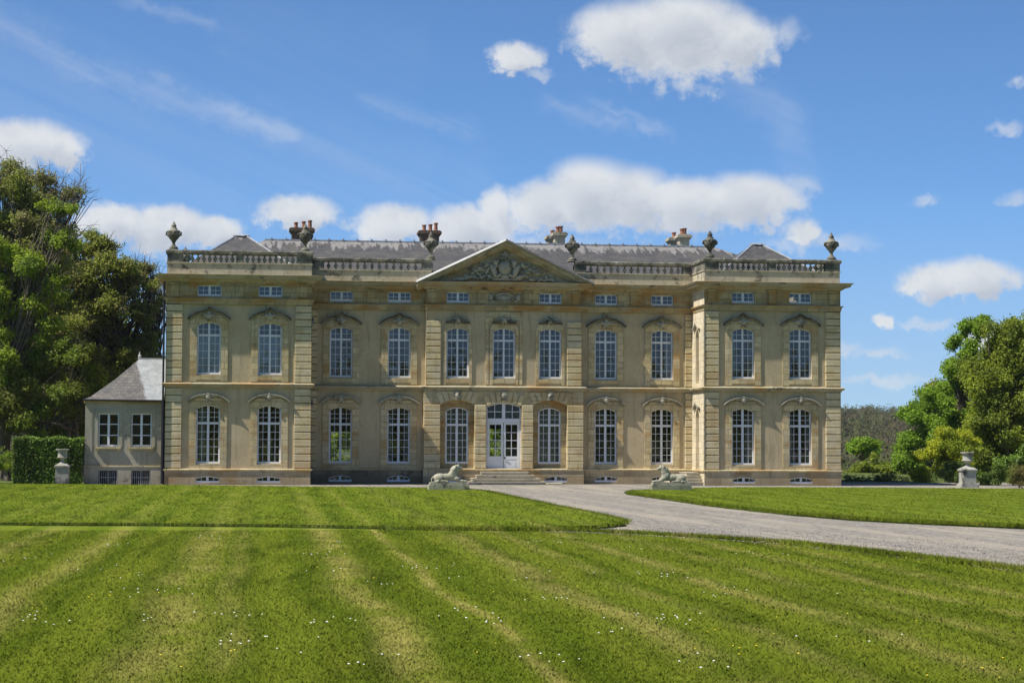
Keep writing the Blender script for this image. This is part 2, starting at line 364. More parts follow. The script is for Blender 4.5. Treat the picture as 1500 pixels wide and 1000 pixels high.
def wall(mb, x0, x1, z0, z1, y, ops, depth, fn=None):
    "vertical wall with openings (xc, w, zb, zt, rise) and their reveals"
    vs = []; fs = []
    def poly(pts, yy=y):
        n = len(vs); vs.extend((p[0], yy, p[1]) for p in pts); fs.append(tuple(range(n, n+len(pts))))
    def quad3(a, b, c, d): n = len(vs); vs.extend((a, b, c, d)); fs.append((n, n+1, n+2, n+3))
    xs = sorted({x0, x1} | {round(v, 4) for o in ops for v in (o[0]-o[1]/2, o[0]+o[1]/2)})
    for a, b in zip(xs, xs[1:]):
        m = (a+b)/2; cov = sorted([o for o in ops if o[0]-o[1]/2 < m < o[0]+o[1]/2], key=lambda o: o[2]); z = z0
        for o in cov:
            if o[2] > z+1e-4: poly([(a, z), (b, z), (b, o[2]), (a, o[2])])
            z = o[3]
        if z1 > z+1e-4: poly([(a, z), (b, z), (b, z1), (a, z1)])
    for xc, w, zb, zt, rise in ops:
        ap = arch_pts(xc, w, zt, rise)
        if rise > 0:
            k = len(ap)//2
            for i in range(len(ap)-1):
                p, q_ = ap[i], ap[i+1]; poly([p, q_, (q_[0], zt), (p[0], zt)] if p[1] < zt-1e-5 and q_[1] < zt-1e-5 else ([p, q_, (p[0], zt)] if p[1] < zt-1e-5 else [p, q_, (q_[0], zt)]))
        ring = [(xc-w/2, zb)]+ap+[(xc+w/2, zb)]
        for i in range(len(ring)-1):
            p, q_ = ring[i], ring[i+1]; quad3((p[0], y, p[1]), (q_[0], y, q_[1]), (q_[0], y+depth, q_[1]), (p[0], y+depth, p[1]))
        if zb > z0+1e-3: quad3((xc-w/2, y, zb), (xc+w/2, y, zb), (xc+w/2, y+depth, zb), (xc-w/2, y+depth, zb))
    if fn: vs = [fn(*v) for v in vs]
    return mb.add(vs, fs)
def quoins(mb, x0, x1, y, z0, z1, h=.375, proud=.07, gap=.05, c=.018):
    n = max(1, round((z1-z0)/h)); hh = (z1-z0)/n
    for i in range(n): mb.cbox(x0, x1, y-proud, y, z0+i*hh+gap/2, z0+(i+1)*hh-gap/2, c)
    return mb
# ------------------------------------------------------------------ setting
def terrain(x, y):
    if y < 50: return 0.
    t = min(1, (y-50)/110); z = -9*t*t*(3-2*t)
    u = max(0, min(1, (y-260)/640)); z += 20*u*u*(3-2*u)
    z += (u*2.2)*(mn.noise(Vector((x*.012, y*.004, 0)))+.5*mn.noise(Vector((x*.03, y*.01, 4)))) - max(0, y-950)*.03
    return z
g = MB(); xs = [-3000, -1200, -600]+list(range(-400, 701, 20))+[1200, 3000]; ys = [-3000, -800, -300, -100, 0, 50]+list(range(70, 400, 22))+list(range(400, 1001, 30))+[1400, 3000]
for y in ys:
    for x in xs: g.v.append((x, y, terrain(x, y)))
W = len(xs)
for j in range(len(ys)-1):
    for i in range(W-1): g.f.append((j*W+i, j*W+i+1, (j+1)*W+i+1, (j+1)*W+i))
g.build('ground', M['soil'], smooth=True, kind='structure')
def sheet(name, pts, z, mat, skirt=None, wob=0, skmat=None):
    mb = MB(); p = []
    for i in range(len(pts)):
        a, b = Vector(pts[i]), Vector(pts[(i+1) % len(pts)]); n = max(1, min(60, int((b-a).length/.4))) if wob else 1
        if (b-a).length > 60: n = 1
        for k in range(n):
            t = a.lerp(b, k/n)
            if wob: t += Vector((mn.noise(Vector((t.x*1.7, t.y*1.7, 1))), mn.noise(Vector((t.x*1.7, t.y*1.7, 7)))))*wob
            p.append(t)
    n = len(p); mb.v = [(q_.x, q_.y, z) for q_ in p]; mb.f = [tuple(range(n))]
    if skirt:
        mb.v += [(q_.x, q_.y, z-skirt) for q_ in p]; mb.f += [(i, (i+1) % n, n+(i+1) % n, n+i) for i in range(n)]
    o = mb.build(name, mat, kind='structure')
    if skirt and skmat:
        o.data.materials.append(skmat)
        for pl in o.data.polygons:
            if abs(pl.normal.z) < .5: pl.material_index = 1
    return o
sheet('gravel_drive', [(-40, -1.5), (-40, -60), (5, -90), (60, -140), (90, -60), (60, 3), (-18.2, 18), (-22.6, 14), (-22.6, -1.5)], .004, M['gravel'])
LEFT = [(-90, -2.0), (-26.5, -2.4), (-18.1, -4.6), (-5.4, -9.7), (-3.6, -12.2), (-3.0, -16), (-2.9, -27.1), (-2.75, -37.3), (-2.55, -44.7), (-2.6, -49.2), (-3.0, -51.0), (-4.0, -52.8), (-5.4, -54.0), (-7.4, -54.2), (-9.2, -53.5), (-12.8, -51.8), (-16.6, -50.9), (-20.3, -50.4), (-90, -48.5)]
RIGHT = [(3.1, -18.5), (3.9, -15.2), (5.4, -13.1), (8.0, -9.5), (11.4, -7.8), (18.2, -8.6), (24.5, -10.2), (60, -11), (60, -75), (14, -60), (8.1, -53.4), (6.1, -50.3), (4.8, -47.3), (3.9, -42.5), (3.3, -35.2), (3.2, -24.2)]
NEAR = [(-90, -49.0), (-20.3, -50.9), (-16.6, -51.3), (-12.8, -52.2), (-9.2, -53.9), (-6.0, -54.7), (-4.9, -55.4), (-3.5, -57.1), (-2.2, -59.2), (-1.1, -61.5), (-.4, -64.6), (.2, -67.6), (.8, -71.4), (2.5, -79), (8, -90), (60, -170), (-90, -170)]
sheet('left_lawn', LEFT, .11, M['lawn'], .11, .2, M['verge'])
sheet('right_lawn', RIGHT, .11, M['lawn'], .11, .2, M['verge'])
sheet('front_lawn', NEAR, .035, M['lawn'], .035, .28, M['verge'])
# ------------------------------------------------------------------ grass blades and flowers
def inpoly(px, py, poly):
    c = np.zeros(len(px), bool); n = len(poly)
    for i in range(n):
        x1, y1 = poly[i]; x2, y2 = poly[(i+1) % n]
        k = ((y1 > py) != (y2 > py)) & (px < (x2-x1)*(py-y1)/((y2-y1) or 1e-9)+x1); c ^= k
    return c
def soup(name, verts, nper, mat, parent=None, **tags):
    "many separate little polygons of nper corners from an (N*nper,3) array"
    me = bpy.data.meshes.new(name); nv = len(verts); nf = nv//nper
    me.vertices.add(nv); me.vertices.foreach_set('co', np.ascontiguousarray(verts, dtype=np.float32).ravel())
    me.loops.add(nv); me.loops.foreach_set('vertex_index', np.arange(nv, dtype=np.int32))
    me.polygons.add(nf); me.polygons.foreach_set('loop_start', np.arange(0, nv, nper, dtype=np.int32)); me.polygons.foreach_set('loop_total', np.full(nf, nper, np.int32))
    me.materials.append(mat); me.update(calc_edges=True)
    o = link(name, me, parent, **tags); return o
def blades(name, poly, n, y0, y1, z, h, w, label):
    t = rng.random(n*2); yy = y0+(y1-y0)*t**1.35; dist = yy+107
    cx = -13.1+dist*.122; xx = cx+(rng.random(n*2)-.5)*dist*.62
    k = inpoly(xx, yy, poly); xx, yy = xx[k][:n], yy[k][:n]; n = len(xx); a = rng.random(n)*pi; l = rng.normal(0, .8, (n, 2))
    sc = .7+rng.random(n)*.7; hh = h*sc; ww = w*sc*(.7+.012*(yy+107))
    b = np.stack([xx, yy, np.full(n, z)], 1); d = np.stack([np.cos(a)*ww, np.sin(a)*ww, np.zeros(n)], 1)
    tip = b+np.stack([l[:, 0]*hh, l[:, 1]*hh, hh], 1)
    V = np.stack([b-d, b+d, tip], 1).reshape(-1, 3)
    return soup(name, V, 3, M['blade'], kind='stuff', label=label, category='grass')
blades('grass', NEAR, 420000, -88, -54, .03, .030, .011, 'short mown grass blades over the near lawn in the foreground')
def far_blades(name, poly, n, x0, x1, y0, y1, label):
    xx = x0+(x1-x0)*rng.random(n); yy = y0+(y1-y0)*rng.random(n)**1.2; k = inpoly(xx, yy, poly); xx, yy = xx[k], yy[k]; n = len(xx)
    a = rng.random(n)*pi; l = rng.normal(0, .8, (n, 2)); h = .02+.025*rng.random(n); w = .02+.015*rng.random(n)
    b = np.stack([xx, yy, np.full(n, .105)], 1); d = np.stack([np.cos(a)*w, np.sin(a)*w, a*0], 1); tip = b+np.stack([l[:, 0]*h, l[:, 1]*h, h], 1)
    soup(name, np.stack([b-d, b+d, tip], 1).reshape(-1, 3), 3, M['blade'], kind='stuff', label=label, category='grass')
far_blades('grass', LEFT, 85000, -34, -2.4, -54, -3, 'short mown grass blades over the far left lawn')
far_blades('grass', RIGHT, 70000, 3, 34, -58, -8, 'short mown grass blades over the far right lawn')
def edge_tufts(name, lines, n, z, label):
    P = []
    for i in range(n):
        pts = random.choice(lines); k = random.randrange(len(pts)-1); a, b = Vector(pts[k]), Vector(pts[k+1]); t = a.lerp(b, random.random())
        P.append((t.x+random.gauss(0, .09), t.y+random.gauss(0, .09)))
    P = np.array(P); n = len(P); a = rng.random(n)*pi; h = .05+.09*rng.random(n); w = .012
    b = np.stack([P[:, 0], P[:, 1], np.full(n, z)], 1); d = np.stack([np.cos(a)*w, np.sin(a)*w, a*0], 1)
    l = rng.normal(0, .5, (n, 2)); tip = b+np.stack([l[:, 0]*h, l[:, 1]*h, h], 1)
    soup(name, np.stack([b-d, b+d, tip], 1).reshape(-1, 3), 3, M['blade'], kind='stuff', label=label, category='grass')
def seg(l, step=1.0):
    o = [l[0]]
    for a, b in zip(l, l[1:]):
        a, b = Vector(a), Vector(b); n = max(1, int((b-a).length/step)); o += [tuple(a.lerp(b, (k+1)/n)) for k in range(n)]
    return o
edge_tufts('grass_fringe', [seg(LEFT[3:18]), seg(RIGHT[10:]+RIGHT[:3]), seg(NEAR[4:14]), seg(NEAR[4:14]), seg(RIGHT[9:14])], 42000, .06, 'ragged grass fringe along the lawn edges beside the gravel')
def flowers(name, mat, n, r, label, clumps, s, cat):
    V = []
    cl = []
    for i in range(clumps):
        y = -87+30*random.random()**1.2; dd = y+107; cl.append((-13.1+dd*.122+(random.random()-.5)*dd*.52, y))
    cl += s
    k = 0
    while k < n:
        cx, cy = random.choice(cl); x, y = random.gauss(cx, r), random.gauss(cy, r*1.4)
        if not inpoly(np.array([x]), np.array([y]), NEAR)[0]: k += 1; continue
        z = .075+random.random()*.02; q_ = .009+random.random()*.008
        for a in range(6):
            a0, a1 = a*pi/3, (a+1)*pi/3
            V += [(x, y, z+.008), (x+q_*cos(a0), y+q_*sin(a0), z), (x+q_*cos(a1), y+q_*sin(a1), z)]
        k += 1
    soup(name, np.array(V), 3, mat, kind='stuff', label=label, category=cat)
def pebbles(n):
    V = []; k = 0; ed = seg(NEAR[4:14], .5)
    while k < n:
        a = random.choice(ed); x = a[0]+abs(random.gauss(0, 2.2)); y = a[1]+abs(random.gauss(0, 2.0)); k += 1
        if inpoly(np.array([x]), np.array([y]), LEFT)[0] or inpoly(np.array([x]), np.array([y]), RIGHT)[0] or inpoly(np.array([x]), np.array([y]), NEAR)[0]: continue
        s_ = random.uniform(.012, .034); t = (x, y, .004+s_*1.1); b = [(x+s_*1.5*cos(j*pi/2+k), y+s_*1.3*sin(j*pi/2+k), .002) for j in range(4)]
        for j in range(4): V += [t, b[j], b[(j+1) % 4]]
    soup('loose_stones', np.array(V), 3, M['gravel'], kind='stuff', label='loose grey stones scattered on the gravel along the near lawn', category='gravel')
pebbles(4200)
flowers('daisies', M['white_petal'], 240, .3, 'small white daisies scattered in clumps over the near lawn', 42, [(-11.9, -85.5), (-11.9, -85.5), (-12.1, -85.2), (-1.6, -80.5), (-1.8, -80.3), (-6.2, -83.4), (-15.0, -76)], 'wild flowers')
flowers('dandelions', M['yellow_petal'], 60, .5, 'tiny yellow dandelions dotted over the near lawn', 22, [(-15.5, -78), (-15.3, -76), (-8.3, -84.5)], 'wild flowers')
# ------------------------------------------------------------------ the mansion
P_, Q_ = 3.1, 2.7; B1, B2, BK = 10.67, 18.33, 15.0; CE = 4.33
H = empty('mansion', (0, 0, 0), 'long honey stone classical mansion with pediment and two projecting wings behind the lawns', 'mansion')
outline = [(-B2, BK), (-B2, 0), (-B1, 0), (-B1, P_), (-CE, P_), (-CE, Q_), (CE, Q_), (CE, P_), (B1, P_), (B1, 0), (B2, 0), (B2, BK)]
GW = [(-16.08, 0), (-12.87, 0), (-8.97, P_), (-5.78, P_), (5.78, P_), (8.97, P_), (12.87, 0), (16.08, 0)]
WW = 1.27
def gop(x): return (x, WW, 1.13, 4.22, .2)
def uop(x): return (x, WW, 5.84, 8.62, .2)
def aop(x): return (x, WW, 9.99, 10.57, 0)
def bop(x): return (x, 1.25, .12, .47, .12)
# wall sections: (x0, x1, Y, window xs)
sections = [(-B2, -B1, 0, [-16.08, -12.87]), (-B1, -CE, P_, [-8.97, -5.78]), (CE, B1, P_, [5.78, 8.97]), (B1, B2, 0, [12.87, 16.08])]
for x0, x1, y, ws in sections:
    tag = {}
    wall(MB(), x0, x1, .8, 9.56, y+.12, [o for x in ws for o in (gop(x), uop(x))], .3).build('plaster_wall', M['plaster'], H, fixn=False)
    wall(MB(), x0, x1, 9.56, 11.0, y+.05, [aop(x) for x in ws], .3).build('frieze', M['frieze'], H, fixn=False)
    wall(MB(), x0, x1, 0, .8, y-.03, [bop(x) for x in ws], .3).build('plinth', M['plinth_damp_shade' if x1 == -CE else 'plinth'], H, fixn=False)
# centre
niche = lambda x: (x, 1.88, .8, 4.62, .3)
wall(MB(), -CE-.1, CE+.1, .8, 5.3, Q_, [niche(-2.58), niche(2.58), (0, 1.94, .8, 4.5, .22)], .34).build('ground_storey_wall', M['stone'], H, fixn=False)
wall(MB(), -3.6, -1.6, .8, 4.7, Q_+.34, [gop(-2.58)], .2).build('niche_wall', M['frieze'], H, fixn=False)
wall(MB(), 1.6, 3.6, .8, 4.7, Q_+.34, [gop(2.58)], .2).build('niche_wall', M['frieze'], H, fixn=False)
wall(MB(), -CE, CE, 5.3, 9.56, Q_+.12, [uop(x) for x in (-2.58, 0, 2.58)], .3).build('plaster_wall', M['plaster'], H, fixn=False)
wall(MB(), -CE, CE, 9.56, 11.0, Q_+.04, [aop(-2.58), aop(2.58)], .3).build('frieze', M['frieze'], H, fixn=False)
wall(MB(), -CE-.13, CE+.13, 0, .8, Q_-.05, [bop(2.9), bop(-2.9)], .3).build('plinth', M['plinth'], H, fixn=False)
# side returns and rear
def side(x, ya, yb, s, ops=(), z1=11.0, mat='stone', name='side_wall'):
    "wall in the plane X=x; s=+1 openings cut towards +X"
    wall(MB(), ya, yb, 0, z1, 0, list(ops), .3, fn=lambda a, b, c: (x+s*b, a, c)).build(name, M[mat], H, fixn=False)
nich = [(1.75, .85, .85, 4.2, .4), (1.75, .85, 5.6, 8.6, .4)]
side(-B2, 0, BK, 1); side(B2, 0, BK, -1); side(B1, -.03, P_+.12, 1, nich, mat='ashlar'); side(-B1, -.03, P_+.12, -1, nich)
for s in (1, -1):
    for zb, zt in ((.85, 4.2), (5.6, 8.6)):
        wall(MB(), 1.25, 2.25, zb-.02, zt+.02, 0, [], 0, fn=lambda a, b, c: (s*(B1+.3), a, c)).build('blind_niche', M['plaster'], H, fixn=False)
    for zt in (4.42, 8.82):
        pts = [(1.75+a*.72, zt-.28*abs(a)**1.5+.1*max(0, 1-abs(a)*4)) for a in np.linspace(-1, 1, 13)]
        m2 = MB().strip(pts, .1, 0, .14); MB().add([(s*(B1-v[1]), v[0], v[2]) for v in m2.v], m2.f).build('niche_hood', M['carved'], H)
side(CE+.1, Q_, P_+.12, -1, z1=5.3, name='return_wall'); side(-CE-.1, Q_, P_+.12, 1, z1=5.3, name='return_wall')
side(CE, Q_, P_+.12, -1, z1=11, name='return_wall'); side(-CE, Q_, P_+.12, 1, z1=11, name='return_wall')
wall(MB(), -B2, B2, 0, 11, BK, [(-8.5, 1.15, .9, 2.9, 0), (.98, .95, .7, 3.1, 0)], .1).build('rear_wall', M['stone'], H, fixn=False)
mb = MB()
for z in (.62, 5.22, 9.7, 10.95): mb.box(-B2+.5, B2-.5, P_+.5, BK-.1, z, z+.12)
for a in (-B2, B1): 
    for z in (.62, 5.22, 9.7, 10.95): mb.box(a+.5, a+7.1, .5, P_+.5, z, z+.12)
for x in (-14.4, -10.6, -7.4, -4.3, -1.6, 3.9, 7.4, 10.7, 14.4): mb.box(x, x+.1, P_+.5 if abs(x) < 11 else .5, BK-.1, .74, 10.9)
mb.build('interior', M['interior'], H)
# mouldings run round the whole building
def band(name, prof, mat, path=outline): return MB().sweep(prof, path).build(name, M[mat], H)
band('plinth_cap', [(-.1, .74), (.05, .74), (.09, .78), (.09, .83), (-.1, .87)], 'stone')
ol2 = [(-B2, BK), (-B2, 0), (-B1, 0), (-B1, P_), (-CE-.1, P_), (-CE-.1, Q_), (CE+.1, Q_), (CE+.1, P_), (B1, P_), (B1, 0), (B2, 0), (B2, BK)]
band('string_course', [(-.15, 5.13), (.04, 5.13), (.06, 5.2), (.17, 5.25), (.19, 5.33), (.1, 5.38), (-.15, 5.42)], 'cornice', ol2)
band('architrave', [(-.1, 9.56), (.03, 9.56), (.03, 9.68), (.06, 9.69), (.06, 9.78), (.13, 9.80), (.14, 9.86), (-.1, 9.88)], 'frieze')
band('cornice', [(-.2, 10.70), (.03, 10.70), (.10, 10.76), (.18, 10.80), (.20, 10.86), (.46, 10.89), (.47, 10.98), (.55, 11.03), (.59, 11.10), (.05, 11.15), (-.2, 11.15)], 'cornice')
wingL = [(-B2, 9), (-B2, 0), (-B1, 0), (-B1, P_)]; wingR = [(B1, P_), (B1, 0), (B2, 0), (B2, 9)]
cenL = [(-B1, P_), (-CE+.3, P_)]; cenR = [(CE-.3, P_), (B1, P_)]
ring = lambda z0, z1, o0, o1: [(o0, z0), (o1, z0), (o1, z1), (o0, z1)]
# balustrades: base course, balusters, pedestals, rail
bprof = [(.07, 0), (.07, .04), (.04, .06), (.045, .09), (.11, .17), (.10, .24), (.035, .33), (.04, .36), (.07, .39), (.07, .44)]
M['baluster'] = masonry('baluster_stone', (.30, .27, .2), (.38, .345, .26), dark=.45)
BAL = MB().lathe(bprof, n=8).mesh('baluster', M['baluster'])
def balustrade(path, xs, y, peds, side=None):
    mb = MB().sweep([(-.42, 11.12), (-.02, 11.12), (-.02, 11.70), (.03, 11.72), (.03, 11.77), (-.42, 11.77)], path)
    b = mb.build('balustrade', M['parapet'], H)
    r = MB().sweep([(-.45, 12.20), (.02, 12.20), (.06, 12.25), (.06, 12.36), (.02, 12.42), (-.45, 12.42)], path).build('handrail', M['lichen'], b)
    for x0, x1 in peds: MB().box(x0, x1, y+.0, y+.42, 11.76, 12.21).build('pedestal', M['lichen'], b)
    for a in side or (): MB().box(*a).build('pedestal', M['lichen'], b)
    for x in xs: link('baluster', BAL, b, (x, y+.2, 11.765))
def lin(a, b, n): return [a+(b-a)*(i+.5)/n for i in range(n)]
balustrade(wingL, lin(-17.45, -14.75, 9)+lin(-14.25, -11.55, 9), 0, [(-B2+.02, -17.5), (-14.7, -14.3), (-11.5, -B1-.02)], [(-B2+.02, -B2+.4, .42, 8.5, 11.76, 12.21), (-B1-.4, -B1-.02, .42, P_, 11.76, 12.21)])
balustrade(wingR, lin(11.55, 14.25, 9)+lin(14.75, 17.45, 9), 0, [(B1+.02, 11.5), (14.3, 14.7), (17.5, B2-.02)], [(B2-.4, B2-.02, .42, 8.5, 11.76, 12.21), (B1+.02, B1+.4, .42, P_, 11.76, 12.21)])
balustrade(cenL, lin(-9.9, -4.7, 13), P_, [(-10.66, -9.95), (-4.55, -3.95)]) 
balustrade(cenR, lin(4.75, 10.1, 14), P_, [(10.15, 10.66), (3.95, 4.65)])
# quoin piers
def pier(x0, x1, y, z0, z1, h=.372): quoins(MB(), x0, x1, y+.12, z0, z1, h, .12).build('quoin_pier', M['quoin'], H)
for x0, x1 in ((-B2, -17.47), (-11.55, -B1), (B1, 11.5), (17.5, B2)):
    pier(x0, x1, 0, .87, 5.12); pier(x0, x1, 0, 5.42, 9.54)
for s in (-1, 1):
    a, b = sorted((s*B1, s*10.28)); pier(a, b, P_, .87, 5.12); pier(a, b, P_, 5.42, 9.54)
    a, b = sorted((s*CE, s*3.52)); pier(a, b, Q_, 5.42, 9.0)
    for u, v in ((CE+.1, 3.54), (1.62, 1.0)):
        a, b = sorted((s*u, s*v)); quoins(MB(), a, b, Q_, .87, 4.38, .39, .06, .045).build('quoin_pier', M['quoin'], H)
# voussoirs over door and niches
def fan(xc, z0, r0, r1, n, span, y, flat):
    mb = MB()
    for i in range(n):
        a0 = -span+2*span*i/n+.012; a1 = -span+2*span*(i+1)/n-.012; pr = .09 if i == n//2 else .05
        pts = []
        for a, r in ((a0, r0), (a1, r0), (a1, r1), (a0, r1)): pts.append((xc+sin(a)*r, min(z0+cos(a)*r, flat)))
        vs = [(p[0], y-pr, p[1]) for p in pts]+[(p[0], y, p[1]) for p in pts]
        mb.add(vs, [(0,1,2,3),(4,7,6,5),(0,4,5,1),(1,5,6,2),(2,6,7,3),(3,7,4,0)])
    mb.build('voussoirs', M['quoin'], H)
fan(0, 2.3, 2.23, 2.8, 7, .44, Q_, 5.1)
fan(-2.58, 2.55, 2.11, 2.72, 7, .47, Q_, 5.08); fan(2.58, 2.55, 2.11, 2.72, 7, .47, Q_, 5.08)
for x in (-2.58, 0, 2.58):
    mb = MB(); mb.box(x-.17, x+.17, Q_-.13, Q_, 4.62, 5.1); mb.blob((x, Q_-.12, 4.86), (.13, .07, .19), 8, .3); mb.build('keystone', M['carved'], H)
# centre panels between upper windows
for a, b in ((-1.02, -.86), (.86, 1.02)): MB().box(a, b, Q_+.06, Q_+.12, 5.5, 9.0).build('panel_frame', M['stone'], H)
mb = MB().box(-1.02, 1.02, Q_+.06, Q_+.12, 9.0, 9.5)
mb.build('panel_frame', M['stone'], H)
# oval cartouche in the centre of the frieze
mb = MB()
ov = [(0+.55*cos(a), 10.3+.27*sin(a)) for a in np.linspace(0, 2*pi, 25)]
mb.strip(ov, .08, Q_-.06, Q_+.05); mb.box(-.5, .5, Q_+.0, Q_+.03, 10.12, 10.46)
for s in (-1, 1):
    mb.blob((s*.75, Q_-.02, 10.3), (.16, .06, .2), 8, .4); mb.blob((s*.62, Q_-.02, 10.08), (.12, .05, .08), 8, .4)
mb.build('oval_cartouche', M['carved'], H, smooth=True)
# consoles in the frieze
CO = MB().box(-.2, .2, -.03, .05, -.35, .32).box(-.24, .24, -.1, .04, .32, .40).mesh('frieze_console', M['frieze'])
for x, y in ((-17.9, 0), (-14.48, 0), (-11.1, 0), (11.1, 0), (14.48, 0), (17.9, 0), (-7.37, P_), (7.37, P_), (-4.0, Q_), (4.0, Q_), (-1.3, Q_), (1.3, Q_)):
    link('frieze_console', CO, H, (x, y, 10.3))
# ------------------------------------------------------------------ windows
def frame_mesh(w, zb, zt, rise, ztr, up, lo, cols=2, bar=.024, cen=.125, tr=.12):
    "white joinery, local x centred, local z from 0; y 0 = outer face"
    mb = MB(); h = zt-zb; hw = w/2; ap = arch_pts(0, w, h, rise); tf = .055
    def top(x): 
        for p, q_ in zip(ap, ap[1:]):
            if p[0]-1e-6 <= x <= q_[0]+1e-6: return p[1]+(q_[1]-p[1])*(x-p[0])/(q_[0]-p[0])
        return ap[0][1]
    mb.box(-hw, -hw+tf, 0, .09, 0, ap[0][1]); mb.box(hw-tf, hw, 0, .09, 0, ap[-1][1])
    mb.strip([(x, z-.055) for x, z in ap], .055, 0, .09)
    mb.box(-hw-.03, hw+.03, -.05, .09, -.06, .1)
    mb.box(-cen/2, cen/2, -.015, .085, .1, top(0)-.05)
    segs = []
    if ztr: 
        t = ztr-zb; mb.box(-hw+tf, hw-tf, -.03, .08, t-tr/2, t+tr/2); segs = [(.1, t-tr/2, lo), (t+tr/2, h-rise*.4-.05, up)]
    else: segs = [(.1, h-.07, lo)]
    lw = (hw-tf-cen/2)
    for s in (-1, 1):
        for c in range(1, cols):
            x = s*(cen/2+lw*c/cols); mb.box(x-bar/2, x+bar/2, .02, .06, .1, top(x)-.05)
        for z0, z1, n in segs:
            for r in range(1, n):
                z = z0+(z1-z0)*r/n; a, b = sorted((s*cen/2, s*(hw-tf))); mb.box(a, b, .024, .056, z-bar/2, z+bar/2)
    if ztr:
        for s in (-1, 1):   # casement stiles
            a, b = sorted((s*(hw-tf), s*(hw-tf-.035))); mb.box(a, b, .01, .065, .1, h-rise-.04)
    return mb.mesh('window', M['white'])
def pane_mesh(w, zb, zt, rise, y=.04):
    ap = arch_pts(0, w-.04, zt-zb-.02, rise); mb = MB(); pts = [(-w/2+.02, 0)]+ap+[(w/2-.02, 0)]
    mb.v = [(x, y, z) for x, z in pts]; mb.f = [tuple(range(len(pts)))]; return mb.mesh('glass', M['glass'])
FG = frame_mesh(WW, 1.13, 4.22, .2, 3.26, 3, 5); PG = pane_mesh(WW, 1.13, 4.22, .2)
FU = frame_mesh(WW, 5.84, 8.62, .2, 7.92, 2, 5, cen=.10, tr=.11); PU = pane_mesh(WW, 5.84, 8.62, .2)
FA = frame_mesh(WW, 9.99, 10.57, 0, None, 0, 2, cen=.13); PA = pane_mesh(WW, 9.99, 10.57, 0)
FB = frame_mesh(1.25, .12, .47, .12, None, 0, 1, cen=.13, bar=.03); PB = pane_mesh(1.25, .12, .47, .12)
def surround(h, top, legs, wide=1.05):
    "flat stone architrave band, origin at the sill centre, front at y=0"
    hw = WW/2; mb = MB(); ap = arch_pts(0, WW, h, .2); wd = wide-.06
    mb.box(-wd, -hw, 0, .06, -legs, h-.2); mb.box(hw, wd, 0, .06, -legs, h-.2)
    for p, q_ in zip(ap, ap[1:]):
        mb.add([(p[0], 0, p[1]), (q_[0], 0, q_[1]), (q_[0], 0, top), (p[0], 0, top), (p[0], .06, p[1]), (q_[0], .06, q_[1]), (q_[0], .06, top), (p[0], .06, top)], [(0,1,2,3),(0,4,5,1),(3,2,6,7)])
    for s in (-1, 1):
        a, b = sorted((s*hw, s*wd)); mb.add([(a, 0, h-.2), (b, 0, h-.2), (b, 0, top-.3 if s > 0 else top), (a, 0, top if s > 0 else top-.3)] if s > 0 else [(a, 0, h-.2), (b, 0, h-.2), (b, 0, top), (a, 0, top-.3)], [(0,1,2,3)])
        x = s*wd; mb.add([(x, 0, h-.2), (x, .06, h-.2), (x, .06, top-.3), (x, 0, top-.3)], [(0,1,2,3)])
    mb.box(-hw, hw, 0, .06, -min(legs, .28), -.06)
    return mb.mesh('surround', M['stone'])
SG = surround(3.09, 3.45, .3); SU = surround(2.78, 3.1, .38); SCU = surround(2.78, 3.0, .38, .86)
def hood_mesh(up, narrow=False):
    mb = MB()
    if narrow: pts = [(-.66, 0), (-.4, .02), (-.2, .04), (-.1, .12), (0, .24), (.1, .12), (.2, .04), (.4, .02), (.66, 0)]
    elif up: pts = [(-1.1, 0), (-.95, .14), (-.75, .27), (-.5, .38), (-.3, .42), (-.14, .50), (0, .62)]; pts += [(-x, z) for x, z in pts[-2::-1]]
    else: pts = [(-1.1, 0), (-.95, .13), (-.75, .25), (-.5, .34), (-.25, .38), (0, .40)]; pts += [(-x, z) for x, z in pts[-2::-1]]
    mb.strip(pts, .05, -.12, .06); mb.strip([(x, z+.05) for x, z in pts], .05, -.2, .06)
    return mb.mesh('hood_mould', M['lichen' if up else 'carved'])
HU, HG, HC = hood_mesh(1), hood_mesh(0), hood_mesh(1, True)
def carve_mesh():
    mb = MB()
    mb.blob((0, -.05, 0), (.15, .12, .17), 10, .25)
    for s in (-1, 1):
        mb.blob((s*.19, -.03, .05), (.12, .08, .08), 8, .4); mb.blob((s*.33, -.02, .02), (.1, .05, .05), 8, .4); mb.blob((s*.1, -.03, -.18), (.06, .06, .1), 8, .4)
    mb.blob((0, -.04, .18), (.08, .08, .08), 8, .4)
    return mb.mesh('keystone_carving', M['carved'])
CV = carve_mesh()
cur = MB().box(-.5, -.14, .2, .22, .1, 3.0).mesh('curtain', M['curtain'])
curs = MB().box(-.5, -.36, .2, .24, .1, 2.6).box(.42, .54, .2, .24, .1, 2.6).mesh('curtain', M['curtain']); curs2 = MB().box(.2, .54, .2, .24, .1, 2.6).box(-.54, -.46, .2, .24, .1, 2.6).mesh('curtain', M['curtain'])
cur2 = MB()
for i in range(20): 
    x0 = -.56+i*.056; cur2.add([(x0, .2+.03*(i % 2), .1), (x0+.056, .2+.03*((i+1) % 2), .1), (x0+.056, .2+.03*((i+1) % 2), 2.95), (x0, .2+.03*(i % 2), 2.95)], [(0,1,2,3)])
cur2 = cur2.mesh('curtain', M['curtain'])
blm = MB().box(-.57, .57, .11, .13, .1, 2.02).mesh('inner_shutter', M['blind'])
